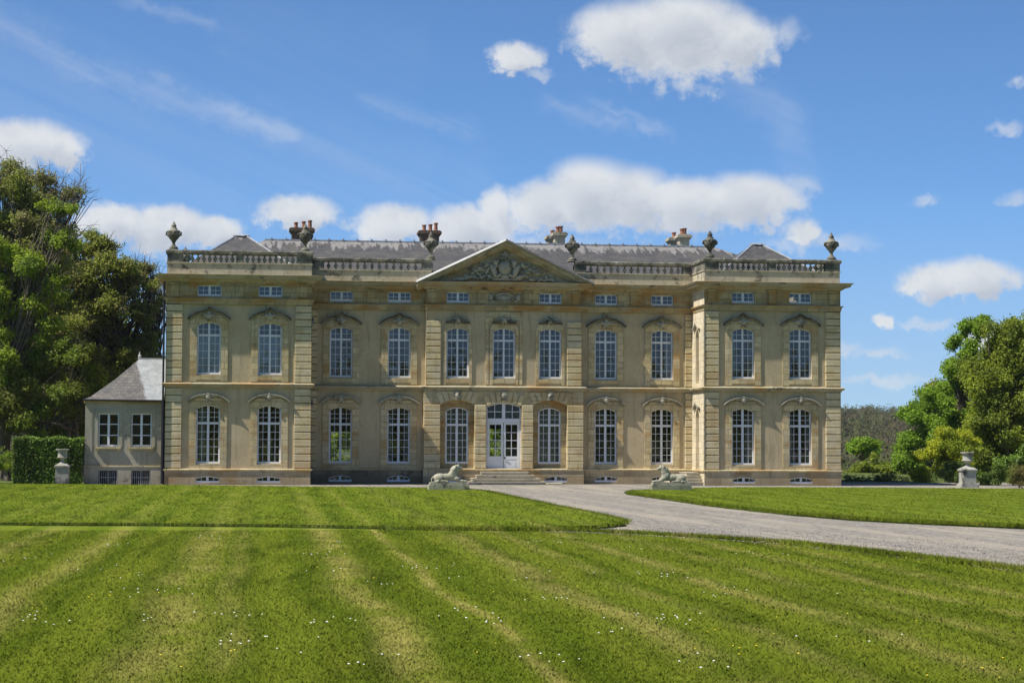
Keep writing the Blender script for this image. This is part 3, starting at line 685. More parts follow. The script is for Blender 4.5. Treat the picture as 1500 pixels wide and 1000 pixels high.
def window(x, y, z, fm, pm, sm=None, hm=None, hz=0, cv=False, extra=None, rec=.16):
    w = link('window', fm, H, (x, y+rec, z)); link('glass', pm, w)
    if sm: link('surround', sm, w, (0, -rec-.06, 0))
    if hm: link('hood_mould', hm, w, (0, -rec-.06, hz))
    if cv: link('keystone_carving', CV, w, (0, -rec-.12, hz+(.33 if cv == 1 else .2)))
    if extra: link(extra.name.split('.')[0], extra, w)
for i, (x, y) in enumerate(GW):
    window(x, y+.12, 1.13, FG, PG, SG, HG, 3.2, 1, {0: cur, 3: curs, 6: curs2, 7: curs}.get(i))
    window(x, y+.12, 5.84, FU, PU, SU, HU, 2.88, 2, blm if i < 2 else {3: curs, 5: curs2, 6: curs}.get(i))
    window(x, y+.05, 9.99, FA, PA, rec=.14); window(x, y-.03, .12, FB, PB, rec=.1)
for x in (-2.58, 0, 2.58):
    if x: window(x, Q_+.34, 1.13, FG, PG, rec=.06, extra=cur2); window(x, Q_+.04, 9.99, FA, PA, rec=.14)
    if x: window(x+(.32 if x > 0 else -.32), Q_-.05, .12, FB, PB, rec=.1)
    window(x, Q_+.12, 5.84, FU, PU, SCU, HC, 3.02, 2)
# ------------------------------------------------------------------ door and steps
dm = MB(); zb = .70; zt = 4.5; w = 1.94; y = Q_+.2
ap = arch_pts(0, w, zt, .22)
dm.box(-w/2, -w/2+.08, y, y+.1, zb, ap[0][1]); dm.box(w/2-.08, w/2, y, y+.1, zb, ap[-1][1]); dm.strip([(a, b-.08) for a, b in ap], .08, y, y+.1)
dm.box(-w/2+.08, w/2-.08, y-.02, y+.1, 3.40, 3.62)
dm.box(-.09, .09, y-.01, y+.09, 3.62, 4.42)
for s in (-1, 1):
    x = s*.49; dm.box(x-.02, x+.02, y+.03, y+.07, 3.62, 4.38); a, b = sorted((s*.09, s*.89)); dm.box(a, b, y+.034, y+.066, 3.97, 4.01)
dm.build('door_frame', M['white'], H)
MB().add([(a, y+.05, b) for a, b in [(-.9, 3.6), (.9, 3.6)]]+[(a, y+.05, b-.04) for a, b in reversed(ap)], [tuple(range(len(ap)+2))]).build('fanlight_glass', M['glass'], H)
MB().box(-.92, .92, Q_+.34, Q_+.36, 3.5, 4.5).build('fanlight_blind', M['blind'], H)
for s in (-1, 1):
    lm = MB(); a, b = sorted((s*.015, s*.88)); yy = y+.02
    lm.box(a, a+.11, yy, yy+.06, zb, 3.39); lm.box(b-.11, b, yy, yy+.06, zb, 3.39); lm.box(a+.11, b-.11, yy, yy+.06, 3.28, 3.39)
    lm.box(a+.11, b-.11, yy, yy+.06, 1.38, 1.54); lm.box(a+.11, b-.11, yy+.015, yy+.05, zb, 1.38); lm.box(a+.18, b-.18, yy+.005, yy+.02, zb+.16, 1.28); lm.box(a+.11, b-.11, yy, yy+.06, zb, zb+.12)
    lm.box((a+b)/2-.018, (a+b)/2+.018, yy+.01, yy+.05, 1.54, 3.28)
    for k in range(1, 4): z = 1.54+1.74*k/4; lm.box(a+.11, b-.11, yy+.014, yy+.046, z-.018, z+.018)
    d = lm.build('door', M['white'], H)
    MB().add([(a+.1, yy+.03, 1.5), (b-.1, yy+.03, 1.5), (b-.1, yy+.03, 3.3), (a+.1, yy+.03, 3.3)], [(0,1,2,3)]).build('glass', M['glass'], d)
    if s > 0: MB().box(a+.03, a+.07, yy-.04, yy, 1.4, 1.5).box(a+.03, a+.17, yy-.06, yy-.03, 1.44, 1.47).build('handle', M['metal'], d)
for i, (hw, yo, z) in enumerate(((1.3, .55, .69), (1.58, .9, .52), (1.86, 1.25, .345), (2.12, 1.6, .175))):
    MB().box(-hw, hw, Q_-yo, Q_-.06-(.0 if i == 0 else [0, .0, .0, .0][i]), z-.175+.035, z-.035-.0).box(-hw-.03, hw+.03, Q_-yo-.03, Q_-.06, z-.037, z).build('step', M['step'], H)
for i in range(4):   # side steps in the corner by the right wing
    z = .70-.17*i; MB().box(10.67-.75-.32*i, 10.66, 1.0-.26*i, P_-.07, z-.17, z-.04).box(10.67-.78-.32*i, 10.66, .97-.26*i, P_-.07, z-.042, z).build('step', M['step'], H)
MB().cbox(2.25, 3.1, 1.55, 2.1, 0, .1, .02).build('stone_slab', M['step'], H)
# ------------------------------------------------------------------ pediment
pm = MB(); zb0 = 11.08; A = 13.42
pm.add([(-CE-.2, Q_+.04, zb0), (CE+.2, Q_+.04, zb0), (0, Q_+.04, A-.35)], [(0, 1, 2)])
pm.build('pediment', M['cornice'], H, fixn=False)
pe = bpy.data.objects[-1] if False else [o for o in H.children if o.name.startswith('pediment')][0]
for s in (-1, 1):
    # raking cornice: stepped profile swept along the slope
    e = Vector((s*(CE+.55), zb0-.02)); t = Vector((0, A)); d = (e-t).normalized(); nrm = Vector((-d.y, d.x)); nrm = nrm if nrm.y < 0 else -nrm
    prof = [(0, -.56), (.09, -.56), (.12, -.46), (.22, -.44), (.25, -.2), (.33, -.14), (.40, -.02), (.40, 3.3), (0, 3.3)]
    mb = MB(); vs = []
    for base in (t, e):
        for a, b in prof:
            # a: down from the top surface, measured vertically so both halves meet at x=0
            vs.append((base.x, Q_+b, base.y-a*1.13))
    n = len(prof); fs = [(k, (k+1) % n, n+(k+1) % n, n+k) for k in range(n)]+[tuple(range(n)), tuple(range(n, 2*n))]
    mb.add(vs, fs).build('raking_cornice', M['cornice'], pe)
    MB().add([(t.x, Q_-.66, t.y-.02), (e.x+s*.05, Q_-.66, e.y-.02), (e.x+s*.05, Q_+3.3, e.y-.02), (t.x, Q_+3.3, t.y-.02), (t.x, Q_-.54, t.y+.1), (e.x+s*.05, Q_-.54, e.y+.1), (e.x+s*.05, Q_+3.3, e.y+.1), (t.x, Q_+3.3, t.y+.1)], [(0,1,2,3),(4,5,6,7),(0,1,5,4),(1,2,6,5),(2,3,7,6),(3,0,4,7)]).build('lead_flashing', M['lead_lit_tone' if s < 0 else 'lead_shade_tone'], pe)
# carved trophy: shield with helmet-like crest, two rampant beasts and banners
rl = MB(); yb = Q_-.02
def bl(x, z, rx, rz, ry=.12, rot=0, j=.25, n=10): rl.blob((x, yb-ry*.3, z), (rx, ry, rz), n, j, Matrix.Rotation(rot, 3, 'Y'))
bl(0, 11.95, .36, .46, .16, 0, .05, 14); bl(0, 11.97, .27, .36, .22, 0, .05, 14); bl(0, 12.5, .24, .18, .2); bl(0, 12.68, .3, .08, .16); bl(0, 12.78, .1, .1, .14)
for s in (-1, 1):
    bl(s*.62, 11.75, .17, .42, .2, s*.35); bl(s*.52, 12.2, .16, .2, .2); bl(s*.42, 12.32, .1, .1, .2); bl(s*.8, 11.42, .26, .13, .2, -s*.4); bl(s*.35, 11.5, .22, .09, .2, s*.6)
    bl(s*.5, 12.0, .24, .06, .2, s*.6); bl(s*.95, 11.8, .08, .3, .12, -s*.5); bl(s*1.05, 12.05, .22, .1, .1, s*.3)
    for k in range(16):
        t = k/15; x = 1.0+1.75*t; hmax = .62*(1-t)+.1
        bl(s*(x+random.uniform(-.08, .08)), 11.22+random.random()*hmax, random.uniform(.08, .22), random.uniform(.05, .13), random.uniform(.08, .18), random.uniform(-1, 1), .5, 8)
    for k in range(4): rl.tube([(s*(.7+.1*k), yb-.02, 11.5+.1*k), (s*(1.5+.32*k), yb-.08, 12.25-.16*k)], [.035, .03], 5)
    for k in range(5): bl(s*(1.0+.2*k), 12.15-.13*k, .14, .1, .1, s*.5, .5, 8)
bl(0, 11.3, 1.15, .09, .16, 0, .15); bl(0, 11.45, .3, .12, .2)
rl.build('carved_relief', M['carved'], pe, smooth=True)
# ------------------------------------------------------------------ roofs and chimneys
rm = MB(); zr = 13.86; yr = 8.6; ze = 11.75
rm.add([(-17.4, P_+.45, ze), (17.4, P_+.45, ze), (13.2, yr, zr), (-13.2, yr, zr), (17.4, BK-.6, 11.6), (-17.4, BK-.6, 11.6)], [(0,1,2,3),(3,2,4,5),(0,3,5),(1,4,2)])
mr = rm.build('main_roof', M['slate'], H)
rd = MB().box(-13.2, 13.2, yr-.1, yr+.1, zr-.03, zr+.06)
for i in range(32): x = -12.8+i*.82; rd.box(x-.05, x+.05, yr-.12, yr-.02, zr+.05, zr+.14)
rd.build('ridge_lead', M['lead'], mr)
def hip(cx, cy, hx, hy, ze, za, cap=.28):
    mb = MB(); mb.add([(cx-hx, cy-hy, ze), (cx+hx, cy-hy, ze), (cx+hx, cy+hy, ze), (cx-hx, cy+hy, ze), (cx-cap, cy-.1, za), (cx+cap, cy-.1, za), (cx+cap, cy+.1, za), (cx-cap, cy+.1, za)], [(0,1,5,4),(1,2,6,5),(2,3,7,6),(3,0,4,7),(4,5,6,7)])
    r = mb.build('wing_roof', M['slate_hip'], H)
    c = MB()
    for sx, sy, ex, ey in ((-1, -1, -cap, -.1), (1, -1, cap, -.1)): c.tube([(cx+ex, cy+ey, za+.02), (cx+sx*hx*.985, cy+sy*hy*.985, ze+.03)], [.05, .05], 5)
    c.blob((cx, cy, za+.02), (.5, .3, .1), 10, .1); c.build('ridge_lead', M['lead'], r)
hip(-14.5, 4.4, 3.5, 4.0, 11.25, 13.62); hip(14.72, 4.4, 3.5, 4.0, 11.25, 13.60)
def chimney(x0, x1, y0, y1, z0, z1, pots, mat, r=.12, ph=.42):
    mb = MB().box(x0, x1, y0, y1, z0, z1-.3); mb.box(x0-.07, x1+.07, y0-.07, y1+.07, z1-.3, z1-.2); mb.box(x0-.14, x1+.14, y0-.14, y1+.14, z1-.2, z1-.06); mb.box(x0-.08, x1+.08, y0-.08, y1+.08, z1-.06, z1)
    c = mb.build('chimney', mat, H)
    for i, (px, py) in enumerate(pots):
        h = ph*(.85+.3*((i*7) % 3)/2)
        MB().lathe([(r*1.15, 0), (r*1.15, .06), (r*.95, .08), (r*.85, h-.1), (r*1.1, h-.07), (r*1.1, h), (r*.7, h), (r*.7, h-.1)], n=12).build('chimney_pot', M['terracotta'], c, (px, py, z1-.01), smooth=False)
    MB().box(x0-.12, x1+.35, y0-.12, y1+.12, z0, z0+.25 if x1-x0 > 1 else z0+.18).build('flashing', M['lead'], c)
chimney(-11.68, -10.48, 8.7, 9.6, 13.5, 14.62, [(-11.42, 9.1), (-10.98, 9.1), (-10.62, 9.1)], M['brickdark'])
chimney(-4.22, -3.12, 8.8, 9.7, 13.5, 14.60, [(-3.98, 9.1), (-3.6, 9.3), (-3.3, 9.1)], M['brickdark'])
for cx in (3.98, 11.42):
    chimney(cx-.3, cx+.3, 8.7, 9.5, 13.45, 14.62, [(cx-.1, 8.95), (cx+.12, 9.25)], M['parapet'], .13)
    chimney(cx-.3, cx+.3, 11.4, 12.2, 12.4, 14.70, [(cx, 11.8)], M['parapet'], .13)
# parapet urns
up = [(.26, 0), (.26, .12), (.2, .16), (.1, .26), (.08, .36), (.12, .42), (.16, .50), (.26, .60), (.35, .74), (.38, .86), (.35, .93), (.40, .98), (.36, 1.03), (.24, 1.06), (.20, 1.16), (.12, 1.22), (.17, 1.27), (.12, 1.36), (.04, 1.5), (.0, 1.56)]
um = MB().lathe(up, n=16, flute=.05)
for s in (-1, 1): um.tube([(s*.3, 0, .72), (s*.43, 0, .8), (s*.42, 0, .95), (s*.3, 0, .99)], [.05, .06, .06, .05], 6); um.tube([(0, s*.3, .72), (0, s*.43, .8), (0, s*.42, .95), (0, s*.3, .99)], [.05, .06, .06, .05], 6)
for i in range(10): a = i*2*pi/10; um.blob((.3*cos(a), .3*sin(a), .86), (.07, .07, .06), 6, .4)
um.v = [(a*.9, b*.9, c*.98) for a, b, c in um.v]; um.box(-.25, .25, -.25, .25, -.06, .02)
UM = um.mesh('urn_finial', M['lichen']); UM.polygons.foreach_set('use_smooth', [True]*len(UM.polygons))
for x, y in ((-18.0, .25), (-11.05, .25), (-4.05, P_+.22), (3.88, P_+.22), (11.05, .25), (17.9, .25), (-17.95, 14.4)):
    link('urn_finial', UM, H, (x, y, 12.44))
bm_ = MB().box(-B2+.02, -17.5, 14.0, 14.85, 11.1, 12.44).box(-B2+.05, -B2+.4, 8.5, 14.0, 11.1, 12.3); bm_.build('rear_parapet', M['lichen'], H)
# downpipe
MB().tube([(-18.44, -.06, .05), (-18.44, -.06, 10.72)], [.055, .055], 8).build('downpipe', M['metal'], H)
# ------------------------------------------------------------------ annex
AX = empty('side_annex', (-20.45, .6, 0), 'small low grey annex with hipped slate roof against the left wing', 'annex')
def ap_(mb, name, mat, par=AX, **k): return mb.shift(20.45, -.6, 0).build(name, M[mat], par, **k)
x0, x1 = -22.49, -18.42; ya = .6
aw = [(-21.29, 1.07, 2.02, 3.76, 0), (-19.58, 1.07, 2.02, 3.76, 0)]
mb = wall(MB(), x0, x1, .95, 4.5, ya, aw, .22); mb.add([(x0, ya, .95), (x0, 6.4, .95), (x0, 6.4, 4.5), (x0, ya, 4.5)], [(0,1,2,3)]); ap_(mb, 'wall', 'render_', fixn=False)
ab = [(-21.29, 1.0, .0, .74, 0), (-19.58, 1.0, .0, .74, 0)]
mb = wall(MB(), x0-.04, x1, 0, .95, ya-.05, ab, .3); mb.add([(x0-.04, ya-.05, 0), (x0-.04, 6.4, 0), (x0-.04, 6.4, .95), (x0-.04, ya-.05, .95)], [(0,1,2,3)]); ap_(mb, 'plinth', 'render_', fixn=False)
ap_(MB().box(x0-.06, x1, ya-.08, ya, .93, 1.02), 'plinth_band', 'stone')
ap_(MB().box(x0-.02, x0+.36, ya-.03, ya, 1.02, 4.44), 'corner_pilaster', 'render_')
ap_(MB().box(x0-.1, x1, ya-.12, ya+.02, 4.3, 4.46), 'eaves_course', 'frieze')
ap_(MB().add([(x0, 6.4, 0), (x1, 6.4, 0), (x1, 6.4, 4.5), (x0, 6.4, 4.5), (x0, ya+.4, 4.45), (x1, ya+.4, 4.45), (x1, 6.4, 4.45), (x0, 6.4, 4.45)], [(0,1,2,3),(4,5,6,7)]).box(x0+.1, x1, ya+2.5, ya+2.6, 0, 4.4), 'rear_wall', 'interior', fixn=False)
for x, *_ in aw:
    f = MB(); f.box(-.53, -.47, 0, .08, 0, 1.74).box(.47, .53, 0, .08, 0, 1.74).box(-.47, .47, 0, .08, 1.67, 1.74).box(-.47, .47, 0, .08, 0, .08).box(-.06, .06, -.01, .07, .08, 1.67)
    for k in (1, 2):
        for a, b in ((-.47, -.06), (.06, .47)): f.box(a, b, .02, .06, 1.74*k/3-.025, 1.74*k/3+.025)
    w = f.build('window', M['white'], AX, (x+20.45, ya-.6+.1, 2.02))
    MB().add([(-.5, .04, .03), (.5, .04, .03), (.5, .04, 1.7), (-.5, .04, 1.7)], [(0,1,2,3)]).build('glass', M['glass'], w)
    MB().box(-.72, -.55, -.13, -.1, -.02, 1.76).box(.55, .72, -.13, -.1, -.02, 1.76).box(-.72, .72, -.13, -.1, 1.76, 1.95).build('surround', M['render_'], w)
    MB().box(-.66, .66, -.26, .0, -.14, -.02).box(-.6, -.48, -.2, -.1, -.3, -.14).box(.48, .6, -.2, -.1, -.3, -.14).build('sill', M['stone'], w)
    f = MB()
    for k in range(9): f.tube([(-.44+k*.11, 0, 0), (-.44+k*.11, 0, .72)], [.014, .014], 5)
    f.box(-.46, .46, -.01, .02, .36, .39); f.box(-.5, -.44, .06, .1, 0, .74).box(.44, .5, .06, .1, 0, .74).box(-.03, .03, .06, .1, 0, .74)
    f.build('barred_cellar_window', M['lead'], AX, (x+20.45, ya-.6+.05, .0))
rf = MB(); ez = 4.47; ridge = 6.75
e0, e1 = x0-.12, x1+.0
# bell-cast hip: lower skirt flares out
ring_ = []
for t, z in ((0, ez), (.12, ez+.18), (.55, ez+1.15), (1, ridge)):
    yy0 = ya-.25+(3.4-ya+.25)*t; yy1 = 6.5-(6.5-3.6)*t; xx = e0+(-19.9-e0)*t**.92; ring_.append([(xx, yy0, z), (e1, yy0, z), (e1, yy1, z), (xx, yy1, z)])
vs = [v for r in ring_ for v in r]; fs = []
for i in range(3):
    for k in range(4): k2 = (k+1) % 4; fs.append((i*4+k, i*4+k2, i*4+4+k2, i*4+4+k))
fs += [(12, 13, 14, 15)]
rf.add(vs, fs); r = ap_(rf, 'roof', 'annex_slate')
ap_(MB().box(-19.95, e1, 3.36, 3.64, ridge-.02, ridge+.05).tube([(-19.9, 3.5, ridge), (-19.9, 3.5, ridge+.4)], [.09, .02], 8).blob((-19.9, 3.5, ridge+.16), (.1, .1, .08), 8), 'ridge_lead', 'lead', r)
ap_(MB().tube([(e0, ya-.3, ez-.02), (e1, ya-.3, ez-.05)], [.055, .055], 6), 'gutter', 'metal')
ap_(MB().tube([(-18.5, ya-.22, .05), (-18.5, ya-.22, 4.4)], [.045, .045], 6), 'downpipe', 'metal')
# ------------------------------------------------------------------ stone lions
def lion(loc, flip, label, head_turn):
    E_ = empty('stone_lion', loc, label, 'statue', 'pair of recumbent stone lions before the steps'); E_.scale = (.95, .95, .93)
    mb = MB(); s = flip
    def b(x, y, z, rx, ry, rz, rot=0): mb.blob((s*x, y, z), (rx, ry, rz), 14, 0, Matrix.Rotation(s*rot, 3, 'Y'))
    z0 = .40
    b(-.42, 0, z0+.24, .34, .2, .21); b(-.1, 0, z0+.25, .42, .18, .19); b(.22, 0, z0+.34, .25, .19, .27, -.3)
    b(.30, 0, z0+.52, .19, .17, .26, .35); b(.38, 0, z0+.68, .15, .15, .18, .2); b(.24, 0, z0+.62, .15, .17, .24, .5)
    hx = .47
    b(hx, 0, z0+.76, .13, .125, .125); b(hx+.12, 0, z0+.71, .09, .08, .07, .2); b(hx+.19, 0, z0+.68, .045, .06, .05)
    b(hx+.02, .09, z0+.87, .035, .02, .04); b(hx+.02, -.09, z0+.87, .035, .02, .04); b(hx+.1, 0, z0+.64, .07, .06, .035, .1)
    for yy in (-.14, .14):
        b(-.5, yy*1.2, z0+.17, .24, .1, .18, .3); b(-.3, yy*1.45, z0+.06, .24, .065, .06); b(-.08, yy*1.5, z0+.045, .09, .06, .045)
        b(.42, yy, z0+.16, .17, .075, .12, .5); b(.62, yy, z0+.07, .24, .06, .06); b(.84, yy, z0+.055, .1, .07, .055)
    pts = [(-.72, 0, .3), (-.84, .05, .16), (-.85, .12, .05), (-.7, .24, .04), (-.5, .3, .05)]
    mb.tube([(s*a, -c_, z0+d) for a, c_, d in pts], [.04, .035, .03, .03, .045], 8)
    for k in range(26):   # mane locks
        a = random.uniform(-1.2, 1.2); t = random.random(); x = .16+.2*t+.05*random.random(); b(x-.02, .15*sin(a*1.2), z0+.42+.4*t, .05, .045, .08, random.uniform(-.3, .6))
    o = mb.build('lion', M['statue'], E_)
    rmod = o.modifiers.new('r', 'REMESH'); rmod.mode = 'VOXEL'; rmod.voxel_size = .022; rmod.use_smooth_shade = True
    sm = o.modifiers.new('s', 'SMOOTH'); sm.iterations = 3; sm.factor = .5
    MB().box(-.92, .92, -.3, .3, .33, .405).box(-.95, .95, -.33, .33, .25, .335).build('slab', M['statue'], E_)
    MB().box(-1.0, 1.0, -.37, .37, 0, .252).build('pedestal', M['mossy'], E_)
    return E_
lion((-4.55, -13.6, .08), 1, 'weathered stone lion lying on low pedestal left of the drive facing right', 0)
lion((6.0, -13.7, .08), -1, 'weathered stone lion lying on low mossy pedestal right of the drive facing left', 0)
# ------------------------------------------------------------------ garden urns
def garden_urn(loc, label, sc, base):
    E_ = empty('garden_urn', loc, label, 'urn', 'pair of garden urns on pedestals'); E_.scale = (sc, sc, sc)
    pb = MB().box(-.33, .33, -.33, .33, .14 if base else 0, .82).box(-.39, .39, -.39, .39, .82, .9)
    if base: pb.box(-.43, .43, -.43, .43, 0, .15).box(-.38, .38, -.38, .38, .15, .21)
    pb.add([(-.37, -.37, .9), (.37, -.37, .9), (.37, .37, .9), (-.37, .37, .9), (-.14, -.14, 1.04), (.14, -.14, 1.04), (.14, .14, 1.04), (-.14, .14, 1.04)], [(0,1,5,4),(1,2,6,5),(2,3,7,6),(3,0,4,7),(4,5,6,7)])
    pb.build('pedestal', M['urnstone'], E_)
    MB().lathe([(.13, 1.04), (.1, 1.1), (.07, 1.16), (.09, 1.2), (.22, 1.27), (.28, 1.33), (.25, 1.36), (.235, 1.5), (.26, 1.64), (.34, 1.69), (.35, 1.74), (.31, 1.75), (.24, 1.6), (.0, 1.5)], n=24).build('urn_bowl', M['urnstone'], E_, smooth=False)
    return E_
garden_urn((-23.4, -1.9, .13), 'pale stone garden urn on pedestal before the clipped hedge', 1.0, False)
garden_urn((22.75, -7.7, .1), 'pale stone garden urn on stepped pedestal before shrubs at right', 1.04, True)
# ------------------------------------------------------------------ foliage
def leaves(cl, n, size, flat=.8, shell=.55):
    "cl: list of (x,y,z,rx,ry,rz); n leaves spread over the clumps by volume, in small sprays"
    c = np.array(cl, float); vol = (c[:, 3]*c[:, 4]*c[:, 5])**.75; p = vol/vol.sum()
    ns = n//7; k = rng.choice(len(c), ns, p=p); d = rng.normal(size=(ns, 3)); d /= np.linalg.norm(d, axis=1)[:, None]
    r = (shell+(1-shell)*rng.random(ns))**1 * rng.normal(1, .09, ns); ctr = c[k, :3]+d*r[:, None]*c[k, 3:6]
    ctr = np.repeat(ctr, 7, 0)+rng.normal(0, size*1.25, (ns*7, 3)); m = len(ctr)
    nrm = np.repeat(d, 7, 0)*.6+rng.normal(size=(m, 3))*.75+np.array([0, 0, .35]); nrm /= np.linalg.norm(nrm, axis=1)[:, None]
    u = np.cross(nrm, rng.normal(size=(m, 3))); u /= np.linalg.norm(u, axis=1)[:, None]; v = np.cross(nrm, u)
    s = size*(.6+.8*rng.random(m))[:, None]
    leaves.dirs = np.repeat(np.repeat(d, 7, 0), 4, 0)
    return np.stack([ctr-u*s, ctr-v*s*.5, ctr+u*s, ctr+v*s*.5], 1).reshape(-1, 3)
def clumps(lobes, per, rr):
    o = []
    for x, y, z, rx, rz in lobes:
        ry = rx*.9
        for i in range(per):
            d = Vector((random.gauss(0, 1), random.gauss(0, 1), random.gauss(0, 1))).normalized()*(.35+.65*random.random()**.5)
            f = rr*(.6+.8*random.random()); o.append((x+d.x*rx, y+d.y*ry, z+d.z*rz, f*rx, f*rx, f*rx*.62))
    return o
def tree(name, loc, lobes, label, cat, leaf, n, size, per=9, rr=.38, bark='bark', r0=.4, trunks=1, twigs=0, shell=.3, group=None, limbs=True):
    bx, by, bz = loc; E_ = empty(name, loc, label, cat, group); random.seed(sum(map(ord, label)))
    cl = clumps([(x-bx, y-by, z-bz, rx, rz) for x, y, z, rx, rz in lobes], per, rr)
    soup('crown', leaves(cl, n, size, shell=shell), 4, L_[leaf], E_)
    mb = MB(); top = max(c[2] for c in cl)
    for t in range(trunks):
        ox = (t-(trunks-1)/2)*r0*2.2; fk = top*(.28+.1*random.random()); mid = Vector((ox*1.5+random.gauss(0, .2), random.gauss(0, .2), fk))
        mb.tube([(ox, 0, -.3), (ox*1.1, 0, .3), tuple(Vector((ox, 0, 0)).lerp(mid, .5)+Vector((random.gauss(0, .1), 0, 0))), tuple(mid)], [r0*1.35, r0, r0*.8, r0*.7], 8)
        if limbs:
            for c in cl[t::trunks]:
                c = Vector(c[:3]); 
                if c.z < .5: continue
                a = mid if c.z > fk*1.05 else Vector((ox, 0, max(.3, c.z*.5)))
                m1 = a.lerp(c, .45)+Vector((random.gauss(0, .3), random.gauss(0, .3), .35*random.random())); m2 = a.lerp(c, .75)+Vector((random.gauss(0, .2), random.gauss(0, .2), .2))
                mb.tube([a, m1, m2, c], [r0*.34, r0*.2, r0*.12, r0*.05], 5)
                for k in range(twigs):
                    e = c+Vector((random.gauss(0, .7), random.gauss(0, .7), abs(random.gauss(.3, .6)))); f = c+(e-c)*.55+Vector((random.gauss(0, .12),)*3)
                    mb.tube([m2.lerp(c, random.random()), f, e], [.028, .018, .008], 3)
                    for kk in range(2): mb.tube([f, f+Vector((random.gauss(0, .35), random.gauss(0, .35), abs(random.gauss(.2, .3))))], [.014, .006], 3)
    mb.build('trunk', M[bark], E_, fixn=False)
    return E_
DY = .0
tree('broadleaf_tree', (-28.3, 13, 0), [(-27.3,13,15.4,2.4,1.9),(-26.0,13,13.4,2.4,1.8),(-27.8,13,12.9,2.4,1.8),(-28.8,13,17.2,1.8,1.5),(-27.5,13,17.4,1.8,1.4),(-25.8,13,16.2,1.7,1.4),(-27.9,13.5,14.9,1.7,1.7),(-26.3,13,14.1,2.1,1.3),(-24.4,13,16.6,.7,.7),(-28.4,12,12.1,2.0,2.0),(-25.9,13,12.1,2.0,1.5),(-31,13,15.5,2.5,3),(-31,13,11,2.5,2.5),(-28,14.5,9.3,2.5,1.8)], 'tall airy tree with bare twigs and first green leaves at far left', 'tree', 'sparse', 120000, .075, 12, .44, r0=.36, twigs=3, shell=.05)
tree('broadleaf_tree', (-27.6, 10, 0), [(-28.6,10,13.4,1.2,.9),(-26.6,10,12.3,1.5,.8),(-28.2,10,10.6,1.6,1.2),(-25.2,10,11.0,1.1,.7),(-24.8,10,13.9,1.1,.8),(-25.0,10,15.6,.9,.7),(-26.9,9.5,8.9,1.8,1.4),(-28.6,9.5,6.4,1.6,1.6)], 'bright yellow green tree in front of the airy tree at far left', 'tree', 'fresh', 42000, .085, 8, .42, r0=.25, shell=.3, twigs=2)
tree('broadleaf_tree', (-24.2, 22, 0), [(-24.7,22,14.6,1.4,1.0),(-23.4,22,13.1,2.0,1.5),(-25.6,22,11.6,2.8,2.0),(-23.0,22,10.7,2.2,2.0),(-25.9,21,9.0,2.8,1.8),(-22.4,22,8.1,2.4,1.7),(-20.9,22,11.3,1.2,1.7),(-24.6,21,6.0,2.6,2.0),(-28.2,21,6.9,2.6,2.2),(-21.6,22,9.4,1.3,1.4)], 'dense olive brown tree rising behind the grey annex', 'tree', 'olive', 150000, .09, 13, .42, 'barkdark', .5, 3, twigs=2, shell=.2)
tree('broadleaf_tree', (-20.6, 30, 0), [(-22.3,30,13.6,1.4,1.3),(-21.1,30,12.4,1.2,1.4),(-20.4,30,10.4,.9,1.9),(-21.5,30,9.9,1.4,1.9),(-20.0,30,11.8,.7,1.0),(-21.2,30,7.6,1.6,1.6)], 'thin dark stemmed tree showing sky between annex roof and mansion', 'tree', 'thin', 24000, .07, 11, .36, 'barkdark', .3, 1, twigs=4, shell=.1)
tree('broadleaf_tree', (-24.6, 9.5, 0), [(-26.4,9.5,5.6,2.0,1.6),(-23.6,9.5,5.2,1.7,1.8),(-28.8,9.5,4.6,2.0,2.0),(-24.6,9.5,7.0,1.8,1.3),(-26,9.5,3.4,1.6,1.2),(-22.9,10,3.4,1.3,1.5)], 'shadowy deep green tree with leaning stems above the clipped hedge', 'tree', 'deep', 75000, .085, 11, .42, 'bark', .16, 4, twigs=1, shell=.2)
tree('shrub', (-27.3, 3.0, 0), [(-28.3,3.0,1.0,1.2,1.0),(-26.9,3.2,1.3,.8,.8),(-29.6,3,1.2,1.2,1.1)], 'yellowish green loose shrub at the left end of the hedge', 'shrub', 'fresh', 9000, .06, 9, .4, r0=.06, shell=.3, limbs=False)
tree('broadleaf_tree', (-28.5, 29, 0), [(-29,29,13.5,3,2.4),(-26,29,11.5,3,2.6),(-31,29,9.5,3.4,3),(-26.5,29,7.5,3.2,2.6),(-23.5,29,9.0,2.4,2.4),(-29.5,29,5.0,3.2,2.4),(-24,29,4.6,2.8,2.2)], 'full dark crowned tree closing the background behind the other left hand trees', 'tree', 'deep', 90000, .11, 11, .44, 'barkdark', .4, 1, shell=.3)
tree('broadleaf_tree', (43.5, 46, 0), [(41.5,46,5.5,2.4,2.0),(44,46,8.0,2.8,2.4),(46.5,46,6,3,2.6),(42,46,2.6,2.6,2.2),(45.5,46,2.6,3,2.4),(40.6,46,1.2,1.8,1.4)], 'broad mid green tree filling the gap behind the maple and the drooping tree', 'tree', 'willow', 70000, .12, 11, .44, r0=.3, shell=.3)
